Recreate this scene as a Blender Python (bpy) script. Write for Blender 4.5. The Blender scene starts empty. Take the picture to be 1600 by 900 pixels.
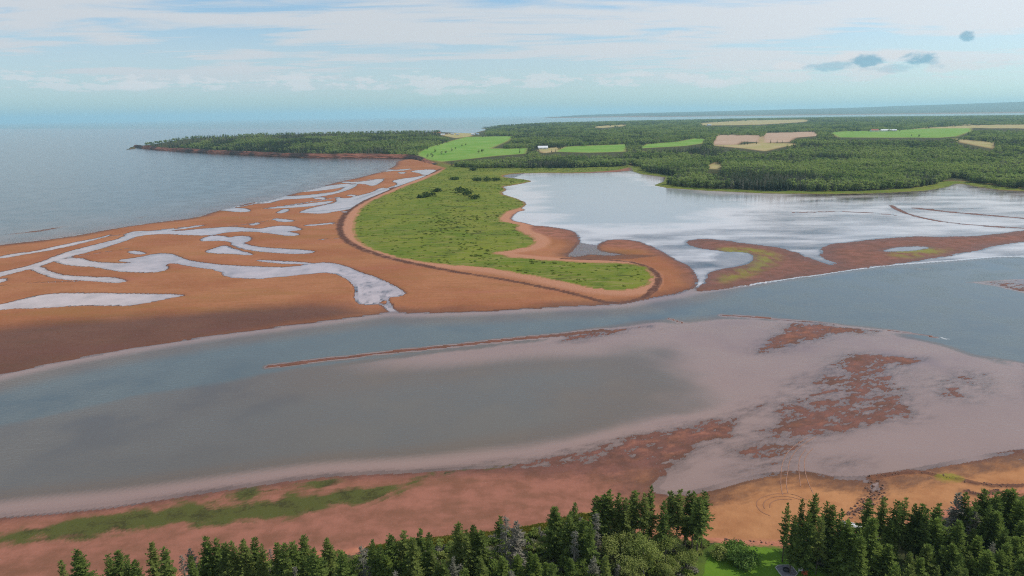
import bpy, bmesh, math, random
import numpy as np
from mathutils import Vector, Matrix

# ------------------------------------------------------------------ camera, world, sun, exposure
S = bpy.context.scene
COL = S.collection
CAM_H, PITCH, ROLL, FPX = 90.0, math.radians(14.25), math.radians(0.8), 1067.0
f_ = Vector((0, math.cos(PITCH), -math.sin(PITCH)))
r0 = Vector((1, 0, 0)); u0 = Vector((0, math.sin(PITCH), math.cos(PITCH)))
r_ = r0 * math.cos(ROLL) - u0 * math.sin(ROLL)
u_ = u0 * math.cos(ROLL) + r0 * math.sin(ROLL)
cam_d = bpy.data.cameras.new('camera'); cam = bpy.data.objects.new('camera', cam_d); COL.objects.link(cam)
cam.matrix_world = Matrix(((r_.x, u_.x, -f_.x, 0), (r_.y, u_.y, -f_.y, 0), (r_.z, u_.z, -f_.z, CAM_H), (0, 0, 0, 1)))
cam_d.sensor_width = 36.0; cam_d.lens = FPX / 1600 * 36.0
cam_d.clip_start = 1.0; cam_d.clip_end = 150000.0
S.camera = cam
SUN_AZ, SUN_EL = math.radians(82), math.radians(43)      # azimuth to the right of the view, elevation
sd = Vector((math.sin(SUN_AZ) * math.cos(SUN_EL), math.cos(SUN_AZ) * math.cos(SUN_EL), math.sin(SUN_EL)))
sun_d = bpy.data.lights.new('sun', 'SUN'); sun = bpy.data.objects.new('sun', sun_d); COL.objects.link(sun)
sun_d.energy = 3.75; sun_d.angle = math.radians(0.6); sun_d.color = (1.0, 0.925, 0.82)
sun.rotation_euler = sd.to_track_quat('Z', 'Y').to_euler(); sun.location = (0, 0, 300)
S.view_settings.view_transform = 'Standard'; S.view_settings.look = 'None'
S.view_settings.exposure = 0.0; S.view_settings.gamma = 1.0
S.render.engine = 'CYCLES'
cy = S.cycles
cy.use_denoising = False; cy.max_bounces = 6; cy.diffuse_bounces = 2; cy.glossy_bounces = 3
cy.transmission_bounces = 2; cy.volume_bounces = 1; cy.transparent_max_bounces = 8
cy.filter_width = 1.1; cy.caustics_reflective = False; cy.caustics_refractive = False; cy.sample_clamp_indirect = 4.0; cy.sample_clamp_direct = 12.0
HAZE = 5.0e-5


class NT:
    """small helper for node trees"""
    def __init__(self, tree):
        self.t = tree; self.n = tree.nodes; self.l = tree.links
    def node(self, typ, **kw):
        nd = self.n.new(typ)
        for k, v in kw.items():
            setattr(nd, k, v)
        return nd
    def put(self, sock, v):
        if isinstance(v, bpy.types.NodeSocket):
            self.l.new(v, sock)
        elif v is not None:
            if sock.type == 'RGBA' and len(v) == 3: v = (*v, 1)
            sock.default_value = v
    def math(self, op, a, b=None, c=None, clamp=False):
        nd = self.node('ShaderNodeMath', operation=op, use_clamp=clamp)
        self.put(nd.inputs[0], a); self.put(nd.inputs[1], b)
        if c is not None: self.put(nd.inputs[2], c)
        return nd.outputs[0]
    def mix(self, fac, a, b, blend='MIX'):
        nd = self.node('ShaderNodeMix', data_type='RGBA', blend_type=blend)
        self.put(nd.inputs[0], fac); self.put(nd.inputs[6], a); self.put(nd.inputs[7], b)
        return nd.outputs[2]
    def step(self, v, lo, hi):
        nd = self.node('ShaderNodeMapRange', interpolation_type='SMOOTHSTEP')
        self.put(nd.inputs[0], v); nd.inputs[1].default_value = lo; nd.inputs[2].default_value = hi
        return nd.outputs[0]
    def noise(self, vec, scale, detail=4, rough=0.55, dist=0.0):
        nd = self.node('ShaderNodeTexNoise')
        self.put(nd.inputs['Vector'], vec); nd.inputs['Scale'].default_value = scale
        nd.inputs['Detail'].default_value = detail; nd.inputs['Roughness'].default_value = rough
        nd.inputs['Distortion'].default_value = dist
        return nd.outputs[0]
    def scale(self, vec, s, loc=(0, 0, 0), rot=(0, 0, 0)):
        nd = self.node('ShaderNodeMapping')
        self.put(nd.inputs[0], vec); nd.inputs[1].default_value = loc
        nd.inputs[2].default_value = rot; nd.inputs[3].default_value = s
        return nd.outputs[0]
    def attr(self, name):
        return self.node('ShaderNodeAttribute', attribute_name=name).outputs['Fac']


W = bpy.data.worlds.new('World'); S.world = W; W.use_nodes = True
W.node_tree.nodes.clear()
w = NT(W.node_tree)
sky = w.node('ShaderNodeTexSky', sky_type='NISHITA', sun_disc=False, sun_elevation=SUN_EL, sun_rotation=SUN_AZ,
             altitude=90, air_density=1.0, dust_density=0.6, ozone_density=2.0)
tc = w.node('ShaderNodeTexCoord').outputs['Generated']
sep = w.node('ShaderNodeSeparateXYZ'); w.put(sep.inputs[0], tc)
X_, Y_, Z_ = sep.outputs
den = w.math('ADD', w.math('MAXIMUM', Z_, 0.0), 0.055)
cmb = w.node('ShaderNodeCombineXYZ')
w.put(cmb.inputs[0], w.math('DIVIDE', X_, den)); w.put(cmb.inputs[1], w.math('DIVIDE', Y_, den))
flat = cmb.outputs[0]
az = w.math('ARCTAN2', X_, Y_); el = w.math('ARCSINE', Z_)
ae = w.node('ShaderNodeCombineXYZ'); w.put(ae.inputs[0], az); w.put(ae.inputs[1], el); ae = ae.outputs[0]
# thin high sheets of cloud
n1 = w.noise(w.scale(flat, (0.30, 0.55, 1), loc=(3.1, 1.7, 0), rot=(0, 0, 0.30)), 1.0, 4, 0.55, 0.6)
n2 = w.noise(w.scale(flat, (0.85, 2.1, 1), loc=(7.3, 0.4, 0), rot=(0, 0, 0.22)), 1.0, 8, 0.62, 0.9)
sheet = w.step(w.math('ADD', w.math('MULTIPLY', n1, 0.68), w.math('MULTIPLY', n2, 0.32)), 0.40, 0.54)
sheet = w.math('MULTIPLY', sheet, w.step(el, 0.0, 0.065))
sheet = w.math('MAXIMUM', sheet, w.math('MULTIPLY', w.math('MULTIPLY', w.step(el, -0.01, 0.05), w.math('SUBTRACT', 1.0, w.math('MULTIPLY', w.step(el, 0.07, 0.14), 0.6))), 0.52))
# low cumulus lines over the horizon
n3 = w.noise(w.scale(ae, (17, 60, 1), loc=(0.6, 0, 0)), 1.0, 8, 0.66)
band = w.math('MULTIPLY', w.step(el, 0.024, 0.040), w.math('SUBTRACT', 1.0, w.step(el, 0.046, 0.075)))
cum = w.math('MULTIPLY', w.step(w.math('MULTIPLY', n3, w.math('ADD', 0.55, w.math('MULTIPLY', band, 0.5))), 0.49, 0.55), band)
nish = w.node('ShaderNodeBackground'); w.put(nish.inputs[0], w.mix(0.85, sky.outputs[0], w.mix(1.0, sky.outputs[0], (0.66, 0.96, 1.12, 1), 'MULTIPLY'))); nish.inputs[1].default_value = 0.125
cl = w.node('ShaderNodeBackground'); cl.inputs[0].default_value = (0.80, 0.82, 0.86, 1); 
sdot = w.node('ShaderNodeVectorMath', operation='DOT_PRODUCT'); w.put(sdot.inputs[0], tc); sdot.inputs[1].default_value = tuple(sd)
glow = w.math('POWER', w.math('MAXIMUM', sdot.outputs['Value'], 0.0), 2.0)          # thin cloud is brighter towards the sun
w.put(cl.inputs[1], w.math('ADD', 0.83, w.math('MULTIPLY', glow, 0.52)))
cu = w.node('ShaderNodeBackground'); cu.inputs[0].default_value = (0.86, 0.85, 0.87, 1); cu.inputs[1].default_value = 0.9
dk = w.node('ShaderNodeBackground'); dk.inputs[0].default_value = (0.17, 0.43, 0.60, 1); dk.inputs[1].default_value = 0.9
m1 = w.node('ShaderNodeMixShader'); w.put(m1.inputs[0], w.math('MULTIPLY', sheet, 0.93)); w.l.new(nish.outputs[0], m1.inputs[1]); w.l.new(cl.outputs[0], m1.inputs[2])
m2 = w.node('ShaderNodeMixShader'); w.put(m2.inputs[0], w.math('MULTIPLY', cum, 0.62)); w.l.new(m1.outputs[0], m2.inputs[1]); w.l.new(cu.outputs[0], m2.inputs[2])
# a few small shaded cumulus
wob = w.math('SUBTRACT', w.noise(w.scale(ae, (30, 60, 1), loc=(2, 5, 0)), 1.0, 5, 0.6), 0.5)
dark = None; lit = None
PUFFS = [(0.424, .0537, .030, .006, .6, 'd'), (0.465, .059, .018, .008, 1, 'd'), (0.521, .058, .020, .009, 1, 'd'), (0.565, .081, .009, .006, .9, 'd'), (0.497, .049, .04, .005, .4, 'd'),
         (0.438, .0640, .034, .006, 1, 'l'), (0.375, .0560, .018, .0055, 1, 'l'), (0.276, .0370, .034, .006, .9, 'l'), (0.46, .0455, .034, .006, .8, 'l'), (0.55, .047, .05, .006, .8, 'l'), (0.49, .066, .022, .006, .9, 'l'), (-.477, .041, .035, .006, .9, 'l'), (-.086, .032, .06, .005, .7, 'l')]
for (ca, ce, wa, we, k, which) in PUFFS:
    a = w.math('DIVIDE', w.math('SUBTRACT', az, ca), wa); b = w.math('DIVIDE', w.math('SUBTRACT', el, ce), we)
    q = w.math('ADD', w.math('ADD', w.math('MULTIPLY', a, a), w.math('MULTIPLY', b, b)), w.math('MULTIPLY', wob, 5.0))
    v = w.math('MULTIPLY', w.math('SUBTRACT', 1.0, w.step(q, 0.1, 1.3)), k)
    if which == 'd': dark = v if dark is None else w.math('MAXIMUM', dark, v)
    else: lit = v if lit is None else w.math('MAXIMUM', lit, v)
m3 = w.node('ShaderNodeMixShader'); w.put(m3.inputs[0], w.math('MULTIPLY', lit, 0.85)); w.l.new(m2.outputs[0], m3.inputs[1]); w.l.new(cu.outputs[0], m3.inputs[2])
m4 = w.node('ShaderNodeMixShader'); w.put(m4.inputs[0], w.math('MULTIPLY', dark, 0.78)); w.l.new(m3.outputs[0], m4.inputs[1]); w.l.new(dk.outputs[0], m4.inputs[2])
wo = w.node('ShaderNodeOutputWorld'); w.l.new(m4.outputs[0], wo.inputs[0])

# ------------------------------------------------------------------ geometry helpers
random.seed(7); RNG = np.random.default_rng(11)


def ray(px, py):
    px = np.asarray(px, float); py = np.asarray(py, float)
    a = np.array(f_) * FPX
    return a[None, :] + np.outer(px - 800, np.array(r_)) - np.outer(py - 450, np.array(u_))


def G(pts, z=0.0):
    """pixels of the photograph to ground points at height z"""
    p = np.array(pts, float); d = ray(p[:, 0], p[:, 1])
    t = (z - CAM_H) / np.minimum(d[:, 2], -1e-4)
    return np.stack([d[:, 0] * t, d[:, 1] * t], 1)


def PD(pts):
    """(column, distance) pairs to ground points"""
    p = np.array(pts, float); a = np.arctan2(p[:, 0] - 800, FPX)
    return np.stack([np.sin(a) * p[:, 1], np.cos(a) * p[:, 1]], 1)


def project(x, y, z):
    d = np.stack([x, y, np.asarray(z) - CAM_H], -1)
    c = d @ np.array(f_); return 800 + FPX * (d @ np.array(r_)) / c, 450 - FPX * (d @ np.array(u_)) / c


def smooth(p, n=3, closed=True):
    p = np.asarray(p, float)
    for _ in range(n - 1):
        q = np.roll(p, -1, 0) if closed else p[1:]
        b = p if closed else p[:-1]
        a1 = b * 0.75 + q * 0.25; a2 = b * 0.25 + q * 0.75
        o = np.empty((len(a1) * 2, 2)); o[0::2] = a1; o[1::2] = a2
        p = o if closed else np.vstack([p[:1], o, p[-1:]])
    return p


def sst(a, b, v):
    t = np.clip((v - a) / (b - a), 0, 1); return t * t * (3 - 2 * t)


def segdist(P, poly, closed=True):
    d2 = np.full(len(P), 1e18); n = len(poly); inside = np.zeros(len(P), bool)
    for i in range(n if closed else n - 1):
        a = poly[i]; b = poly[(i + 1) % n]; e = b - a
        t = np.clip(((P - a) @ e) / max(e @ e, 1e-9), 0, 1)
        q = P - a - t[:, None] * e
        np.minimum(d2, (q * q).sum(1), out=d2)
        if closed:
            c = (a[1] > P[:, 1]) != (b[1] > P[:, 1])
            if c.any():
                xi = a[0] + (P[:, 1] - a[1]) * e[0] / (e[1] if abs(e[1]) > 1e-12 else 1e-12)
                inside ^= c & (P[:, 0] < xi)
    return np.sqrt(d2), inside


def sdf(P, poly, margin=60.0):
    """signed distance, positive inside; clamped to -margin far outside"""
    lo = poly.min(0) - margin; hi = poly.max(0) + margin
    m = ((P >= lo) & (P <= hi)).all(1)
    out = np.full(len(P), -margin)
    if m.any():
        d, ins = segdist(P[m], poly)
        out[m] = np.where(ins, d, -np.minimum(d, margin))
    return out


def line_d(P, poly, margin=40.0):
    lo = poly.min(0) - margin; hi = poly.max(0) + margin
    m = ((P >= lo) & (P <= hi)).all(1)
    out = np.full(len(P), margin)
    if m.any(): out[m] = np.minimum(segdist(P[m], poly, False)[0], margin)
    return out


def inpoly(px, py, poly):
    P = np.stack([px, py], 1); lo = poly.min(0); hi = poly.max(0)
    m = ((P >= lo) & (P <= hi)).all(1); out = np.zeros(len(P), bool)
    if m.any(): out[m] = segdist(P[m], poly)[1]
    return out


def vnoise(x, y, seed=0):
    xi = np.floor(x).astype(np.int64); yi = np.floor(y).astype(np.int64)
    fx = x - xi; fy = y - yi; fx = fx * fx * (3 - 2 * fx); fy = fy * fy * (3 - 2 * fy)
    def h(a, b):
        n = (a * 374761393 + b * 668265263 + seed * 1274126177) & 0xffffffff
        n = ((n ^ (n >> 13)) * 1274126177) & 0xffffffff
        return ((n ^ (n >> 16)) & 0xffff) / 65535.0
    return (h(xi, yi) * (1 - fx) + h(xi + 1, yi) * fx) * (1 - fy) + (h(xi, yi + 1) * (1 - fx) + h(xi + 1, yi + 1) * fx) * fy


def fbm(x, y, octv=4, seed=0, gain=0.5):
    s = np.zeros_like(x); a = 1.0; t = 0.0
    for o in range(octv):
        s += a * vnoise(x * 2 ** o + 17.3 * o, y * 2 ** o - 9.1 * o, seed + o); t += a; a *= gain
    return s / t - 0.5

# ------------------------------------------------------------------ the lie of the land (outlines traced on the ground)
SEA_SHORE = [(-500, 452), (-250, 415), (-100, 397), (0, 382.5), (100, 372), (180, 357), (250, 347), (310, 340), (345, 328), (365, 324), (395, 316),
             (412, 317), (450, 305), (490, 296), (530, 284), (565, 277), (600, 267), (618, 260), (622, 250)]
CH_NORTH = [(1086, 448), (1060, 459), (1030, 464), (1000, 469), (975, 475), (945, 477), (860, 480.5), (760, 486.5), (680, 489), (640, 490), (612, 488), (560, 495), (500, 503), (400, 515.5), (300, 529.5),
            (200, 546), (110, 562), (60, 573), (0, 586), (-150, 625), (-500, 730)]
LAGOON_SIDE = [(985, 262), (985, 268), (900, 271), (830, 270), (790, 272), (782, 277), (805, 279), (835, 283), (808, 288), (780, 292), (792, 296),
               (778, 302), (800, 309), (822, 317), (815, 325), (787, 332), (775, 346), (812, 352), (850, 353), (885, 358), (900, 365), (906, 375), (897, 388), (882, 401),
               (905, 402), (925, 397), (950, 402), (974, 402), (974, 397), (945, 394), (934, 389), (938, 380), (955, 374), (990, 375),
               (1022, 387), (1050, 404), (1077, 417), (1089, 436)]
P_SAND = G(smooth(SEA_SHORE + [(660, 247), (720, 255), (985, 258)] + LAGOON_SIDE + CH_NORTH, 2))
P_SPIT = G(smooth([(696, 263), (676, 276), (640, 289), (602, 305), (578, 316), (562, 329), (554, 345), (552, 362), (558, 376), (576, 389), (610, 401),
                   (650, 409), (700, 415), (760, 420), (800, 426), (850, 436), (900, 447), (940, 454), (985, 455), (1011, 447), (1020, 437), (1016, 426), (1004, 417),
                   (970, 413), (900, 411), (850, 408), (805, 404), (780, 400), (770, 396), (800, 392), (828, 387), (838, 379), (832, 371), (812, 364), (806, 356), (812, 352),
                   (776, 346), (787, 332), (815, 325), (822, 317), (800, 309), (778, 302), (792, 296), (780, 292), (808, 288), (834, 283), (805, 279), (782, 277),
                   (790, 272), (830, 270), (900, 270.5), (960, 267), (985, 262), (985, 256), (800, 258), (715, 256)], 2))
WRACK = G(smooth([(690, 264), (672, 272), (640, 283), (600, 300), (570, 313), (545, 328), (533, 345), (530, 362), (540, 377), (570, 393), (620, 408),
                  (700, 424), (760, 433), (820, 444), (880, 456), (920, 466), (950, 474), (985, 472), (1010, 464), (1028, 447), (1030, 432), (1012, 418), (975, 408), (880, 405)], 2, False))
# bodies of standing water on the beach
POOLS = [
    [(0, 404), (40, 397), (90, 389), (150, 374), (175, 366), (160, 371), (110, 380), (50, 394), (30, 395), (0, 401)],
    [(-200, 470), (0, 426), (60, 412), (100, 395), (160, 380), (195, 371), (203, 362), (230, 362), (280, 361), (310, 358), (360, 354), (390, 357), (430, 359), (470, 366), (455, 369), (420, 364),
     (390, 361), (350, 363), (330, 368), (285, 367), (260, 365), (215, 368), (190, 378), (140, 393), (95, 404), (60, 416), (0, 432), (-200, 480)],
    [(395, 360), (430, 353), (455, 353), (472, 359), (455, 361), (425, 361)],
    [(200, 362), (260, 360), (322, 351), (300, 356), (250, 362)],
    [(80, 408), (120, 402), (145, 410), (190, 412), (215, 410), (180, 407), (220, 402), (245, 396), (268, 397), (290, 407), (330, 413), (380, 416), (420, 418), (460, 417), (490, 412), (510, 410), (535, 415), (560, 425),
     (590, 435), (620, 449), (634, 461), (600, 466), (588, 475), (565, 476), (556, 470), (557, 450), (548, 437), (520, 425), (480, 428), (440, 432), (400, 436), (355, 433), (345, 422), (300, 416), (270, 410), (255, 413), (262, 421), (240, 426), (190, 425), (150, 416), (120, 416)],
    [(40, 417), (62, 416), (72, 424), (100, 431), (140, 433), (170, 433), (200, 439), (180, 442), (140, 438), (100, 437), (70, 429), (58, 423)],
    [(-200, 505), (0, 477), (40, 466), (75, 459), (130, 458), (200, 459), (292, 460.5), (262, 466), (220, 475), (195, 478), (150, 477), (90, 479), (50, 482), (30, 481), (0, 484), (-200, 510)],
    [(320, 393), (340, 387), (352, 383), (366, 390), (390, 396), (392, 399), (360, 396), (335, 396)],
    [(310, 377), (325, 369), (345, 368), (360, 372), (372, 368), (390, 370), (388, 377), (375, 380), (400, 386), (440, 389), (480, 391), (492, 394), (470, 397), (430, 395), (390, 391), (366, 385), (362, 377), (340, 376)],
    [(200, 393), (212, 392), (228, 397), (212, 397)],
    [(394, 406), (440, 408), (485, 411), (480, 413), (430, 411)],
    [(345, 327), (380, 325), (392, 329), (380, 332), (355, 329)],
    [(380, 310), (420, 307), (455, 307), (500, 303), (530, 299), (545, 290), (556, 287), (550, 294), (520, 304), (470, 311), (440, 311), (412, 319), (400, 314)],
    [(470, 300), (500, 293), (530, 288), (550, 287), (535, 293), (500, 298)],
    [(530, 285), (560, 284), (580, 282), (600, 279), (592, 286), (582, 291), (575, 288), (560, 287)],
    [(470, 330), (500, 322), (530, 316), (525, 309), (545, 310), (560, 306), (585, 300), (595, 293), (610, 296), (612, 301), (600, 307), (575, 317), (550, 326), (520, 331), (495, 333), (475, 333)],
    [(410, 326), (450, 322), (490, 317), (525, 313), (500, 321), (450, 325)], [(432, 333), (445, 326), (452, 328), (440, 333)],
    [(612, 283), (630, 279), (650, 277), (668, 273), (662, 280), (640, 288), (622, 296), (614, 296), (625, 287)],
    [(640, 268), (660, 265), (682, 265), (676, 271), (664, 274), (655, 270)], [(622, 269), (634, 269), (628, 272)],
    [(575, 263), (610, 266), (650, 263), (620, 268)], [(540, 305), (552, 304), (556, 307)], [(490, 309), (505, 308), (508, 311), (495, 311)],
    [(425, 341), (450, 343), (460, 346), (440, 347)], [(390, 351), (405, 348), (398, 352)], [(475, 352), (500, 350), (525, 347), (510, 351), (480, 353)],
    [(0, 436), (8, 436), (4, 441), (-20, 444), (-40, 442)], [(600, 477), (608, 483), (613, 489), (619, 489), (612, 482), (602, 476), (585, 474)],
    [(492, 332), (515, 331), (512, 333), (495, 334)], [(532, 331), (545, 330), (540, 332)]]
POOLS = [G(smooth(p, 2)) for p in POOLS]
RILLS = [([(430, 311), (500, 303), (545, 297), (556, 288)], 2.2), ([(412, 326), (470, 318), (530, 308)], 2.0), ([(470, 332), (530, 327), (575, 320)], 1.6), ([(530, 285), (600, 279)], 2.5), ([(575, 320), (600, 310), (640, 290), (668, 276)], 3.0),
         ([(556, 312), (600, 296), (625, 288)], 2.4), ([(160, 371), (240, 360), (322, 351)], 1.0), ([(350, 355), (390, 350), (430, 343)], 0.9), ([(330, 330), (380, 322), (440, 309)], 1.6), ([(520, 350), (580, 345)], 1.0), ([(585, 270), (640, 264)], 2.6),
         ([(95, 404), (150, 396), (200, 388)], 0.5), ([(490, 375), (530, 372)], 0.5), ([(0, 447), (60, 441), (120, 440)], 0.4), ([(610, 480), (606, 470), (598, 462)], 0.8), ([(560, 335), (600, 318), (622, 305)], 1.6)]
RILLS = [(G(smooth(a, 3, False)), b) for a, b in RILLS]
SEA_BARS = [G(smooth(p, 2)) for p in ([(0, 367), (50, 361), (112, 351), (80, 360), (30, 366)], [(207, 341), (235, 336), (220, 341)])]
DAMP = G(smooth([(-500, 560), (0, 512), (100, 500), (250, 492), (400, 478), (520, 470), (590, 486), (612, 489), (400, 520), (0, 595), (-500, 760)], 2))
# south of the channel
SHALLOW = G(smooth([(-500, 760), (0, 655), (200, 612), (330, 590), (420, 573), (600, 553), (800, 532), (930, 516), (1050, 500), (1140, 492), (1250, 499), (1350, 510), (1430, 522), (1480, 534),
                    (1545, 556), (1620, 572), (1900, 640), (2300, 800), (2300, 1100), (-500, 1100)], 2))
BARS = [([(422, 572.5), (500, 563), (600, 551), (700, 541), (800, 530), (870, 524), (940, 516)], 1.7),
        ([(1130, 493), (1180, 495), (1230, 500), (1300, 506)], 1.2), ([(1390, 516), (1440, 523), (1462, 527)], 0.9), ([(1045, 498), (1066, 504)], 0.8),
        ([(1392, 321), (1405, 329), (1420, 335), (1460, 345), (1520, 352), (1600, 357), (1700, 360)], 1.3), ([(1430, 325), (1480, 331), (1540, 336), (1620, 343)], 1.8),
        ([(1240, 332), (1330, 330), (1400, 336)], 1.0)]
BARS = [(G(smooth(a, 3, False)), b) for a, b in BARS]
PATCH = [
    ([(1450, 596), (1490, 575), (1550, 575), (1565, 600), (1530, 630), (1470, 626)], 1.0),
    ([(690, 738), (760, 724), (830, 710), (920, 689), (1000, 669), (1060, 656), (1110, 648), (1165, 632), (1215, 600), (1260, 580), (1240, 610), (1215, 640), (1180, 655), (1170, 672), (1160, 690), (1120, 702), (1100, 712), (1060, 738), (1022, 752), (960, 745), (860, 748), (760, 750)], 0.75),
    ([(1095, 712), (1150, 690), (1210, 690), (1225, 715), (1150, 728)], 0.35),  # outline, bias of the emergent mud, coarse/fine
    ([(862, 530), (920, 514), (1000, 503), (1048, 501), (1050, 510), (1000, 520), (940, 530), (880, 538)], 1.3),
    ([(1210, 512), (1232, 499), (1300, 503), (1400, 515), (1445, 524), (1370, 523), (1310, 525), (1290, 535), (1240, 546), (1190, 558), (1160, 552)], 1.7),
    ([(1530, 556), (1600, 562), (1800, 600), (1800, 640), (1600, 590), (1575, 572)], 1.2),
    ([(1290, 565), (1340, 545), (1420, 552), (1475, 556), (1440, 575), (1410, 590), (1432, 615), (1450, 640), (1452, 665), (1400, 668), (1350, 680), (1290, 688), (1230, 694), (1180, 688), (1160, 674), (1205, 655), (1180, 645), (1225, 610)], 0.8),
    ([(1440, 600), (1480, 582), (1540, 580), (1545, 600), (1530, 625), (1480, 622)], 0.55), ([(1585, 590), (1640, 585), (1640, 640), (1588, 630)], 0.6),
    ([(1165, 700), (1210, 692), (1260, 692), (1262, 705), (1200, 712), (1150, 706)], 0.9),
    ([(1110, 735), (1180, 720), (1240, 716), (1220, 735), (1150, 745)], 0.7), ([(1290, 720), (1330, 714), (1365, 718), (1340, 735), (1290, 738)], 0.7),
    ([(1410, 418), (1470, 417), (1485, 420), (1440, 425)], 0.7), ([(1472, 441), (1540, 436), (1640, 432), (1640, 470), (1570, 455), (1540, 446)], 0.9)]
PATCH = [(G(smooth(a, 2)), b) for a, b in PATCH]
S_WATERLINE = [(-500, 872), (-200, 830), (0, 803), (100, 794), (200, 783), (300, 770), (400, 755), (480, 744), (560, 738), (650, 735), (760, 728), (830, 726), (900, 722), (960, 720), (1000, 722), (1030, 728),
               (1040, 742), (1018, 764), (1060, 772), (1110, 762),
               (1180, 742), (1250, 735), (1290, 744), (1345, 746), (1385, 740), (1440, 731), (1500, 719), (1570, 706), (1700, 690), (2300, 640)]
P_BEACH = G(smooth(S_WATERLINE + [(2600, 1300), (-700, 1300)], 2), 0.3)
L_EDGE = [(-600, 1010), (60, 935), (250, 898), (400, 874), (500, 862), (600, 849), (720, 836), (830, 822), (900, 806), (930, 800), (945, 815), (1010, 830), (1090, 836), (1130, 840), (1200, 846), (1225, 848),
          (1270, 838), (1320, 824), (1360, 818), (1420, 812), (1480, 797), (1530, 778), (1600, 764), (1800, 725), (2300, 680)]
P_BANK = G(smooth(L_EDGE + [(2600, 1400), (-700, 1400)], 2), 2.5)
P_LAWN = G(smooth([(1085, 960), (1092, 880), (1105, 858), (1125, 848), (1170, 845), (1212, 851), (1228, 864), (1262, 880), (1300, 900), (1320, 960)], 2), 3.0)
P_WEED = [G(smooth(p, 2), 0.4) for p in ([(-60, 850), (0, 836), (60, 816), (140, 803), (240, 791), (330, 786), (430, 776), (500, 768), (600, 757), (668, 743), (664, 751), (620, 768), (575, 790), (548, 798), (535, 790), (490, 793), (450, 812), (410, 819), (395, 812), (300, 820), (230, 832), (140, 838), (60, 840), (-60, 865)],
          [(190, 800), (250, 786), (300, 775), (325, 772), (300, 783), (240, 796)], [(345, 776), (400, 763), (470, 756), (520, 750), (560, 744), (530, 752), (480, 762), (400, 772)],
          [(675, 735), (730, 722), (800, 705), (845, 712), (790, 725), (720, 737), (690, 748)], [(540, 712), (640, 692), (700, 684), (640, 697), (560, 716)], [(100, 792), (180, 778), (260, 765), (300, 762), (240, 775), (160, 790)])]
P_DUNE = [G(smooth(p, 2), 1.8) for p in ([(560, 858), (640, 842), (720, 834), (800, 826), (840, 818), (880, 808), (925, 793), (932, 800), (900, 815), (840, 832), (720, 846), (600, 864)], [(1468, 735), (1490, 733), (1506, 738), (1492, 744), (1470, 741)])]
P_SCARP = G(smooth([(1372, 741), (1350, 752), (1358, 768), (1330, 785), (1318, 812), (1345, 805), (1385, 775), (1382, 752)], 2), 1.0)
L_SCARP = [G(smooth(p, 2, False), 1.0) for p in ([(1366, 741), (1400, 735), (1440, 733), (1480, 741), (1530, 752), (1560, 757), (1620, 756)], [(1512, 765), (1540, 775), (1560, 765)])]
# lagoon
P_LAGOON = G(smooth([(780, 268), (1000, 255), (1700, 280), (1900, 380), (1750, 405), (1600, 402), (1480, 412), (1400, 417), (1330, 424), (1200, 442), (1095, 456), (1086, 448), (1040, 395), (900, 380), (760, 350)], 2))
L_DEEP = G(smooth([(815, 276), (870, 272), (975, 272), (1010, 285), (1120, 300), (1180, 310), (1120, 330), (1060, 350), (980, 352), (900, 352), (850, 345), (835, 320), (840, 300)], 2))
L_BARS = [G(smooth(p, 2)) for p in ([(1068, 380), (1075, 374), (1110, 373), (1180, 382), (1230, 390), (1265, 402), (1290, 413), (1318, 412), (1284, 403), (1282, 385), (1350, 374), (1420, 369), (1500, 371), (1560, 366), (1640, 355), (1640, 372), (1565, 384), (1500, 396), (1440, 408), (1380, 414), (1335, 422), (1300, 428), (1200, 441), (1090, 457), (1094, 448), (1106, 440), (1110, 424), (1160, 416), (1180, 402), (1130, 392), (1085, 388)],
                                   [(884, 404), (940, 399), (1030, 398), (1010, 403), (900, 408)])]
L_NOT = [G(smooth(p, 2)) for p in ([(1370, 394), (1390, 386), (1440, 384), (1460, 387), (1430, 393)], [(1262, 396), (1280, 405), (1306, 416), (1312, 418), (1290, 412), (1270, 403)], [(1110, 395), (1165, 392), (1185, 402), (1165, 414), (1120, 418)])]
P_ALGAE = [G(smooth(p, 2)) for p in ([(1115, 388), (1170, 388), (1218, 396), (1218, 408), (1200, 420), (1150, 436), (1125, 440), (1140, 428), (1170, 418), (1180, 405), (1150, 398)], [(1375, 394), (1420, 388), (1474, 386), (1478, 392), (1440, 401), (1410, 403)])]
# mainland, headland and far shores
SHORE_N = [(207, 230.5), (225, 233), (260, 236), (320, 240), (400, 244), (470, 247), (550, 247.5), (620, 247.5), (650, 249), (680, 258), (697, 263), (740, 265.5), (800, 265.5), (900, 265), (985, 262),
           (988, 268), (1000, 272), (1038, 277), (1034, 284), (1019, 289.5), (1040, 294), (1100, 298), (1200, 302.5), (1300, 303.5), (1380, 302), (1450, 298), (1485, 292), (1496, 287), (1506, 288), (1520, 291), (1560, 297), (1620, 300), (1800, 310), (2300, 335)]
P_MAIN = np.vstack([G(SHORE_N), PD([(2700, 1300), (2900, 9000), (1900, 10200), (1345, 10000), (1100, 8000), (960, 6800), (850, 6000), (754, 5000), (765, 4500), (742, 3500), (695, 3250), (600, 3150), (400, 2950), (250, 2700), (205, 2420)])])
P_FAR = PD([(846, 17000), (1000, 15500), (1300, 15000), (1600, 15200), (2400, 13000), (2900, 14000), (2900, 40000), (1200, 40000), (930, 28000), (870, 20000)])
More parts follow.
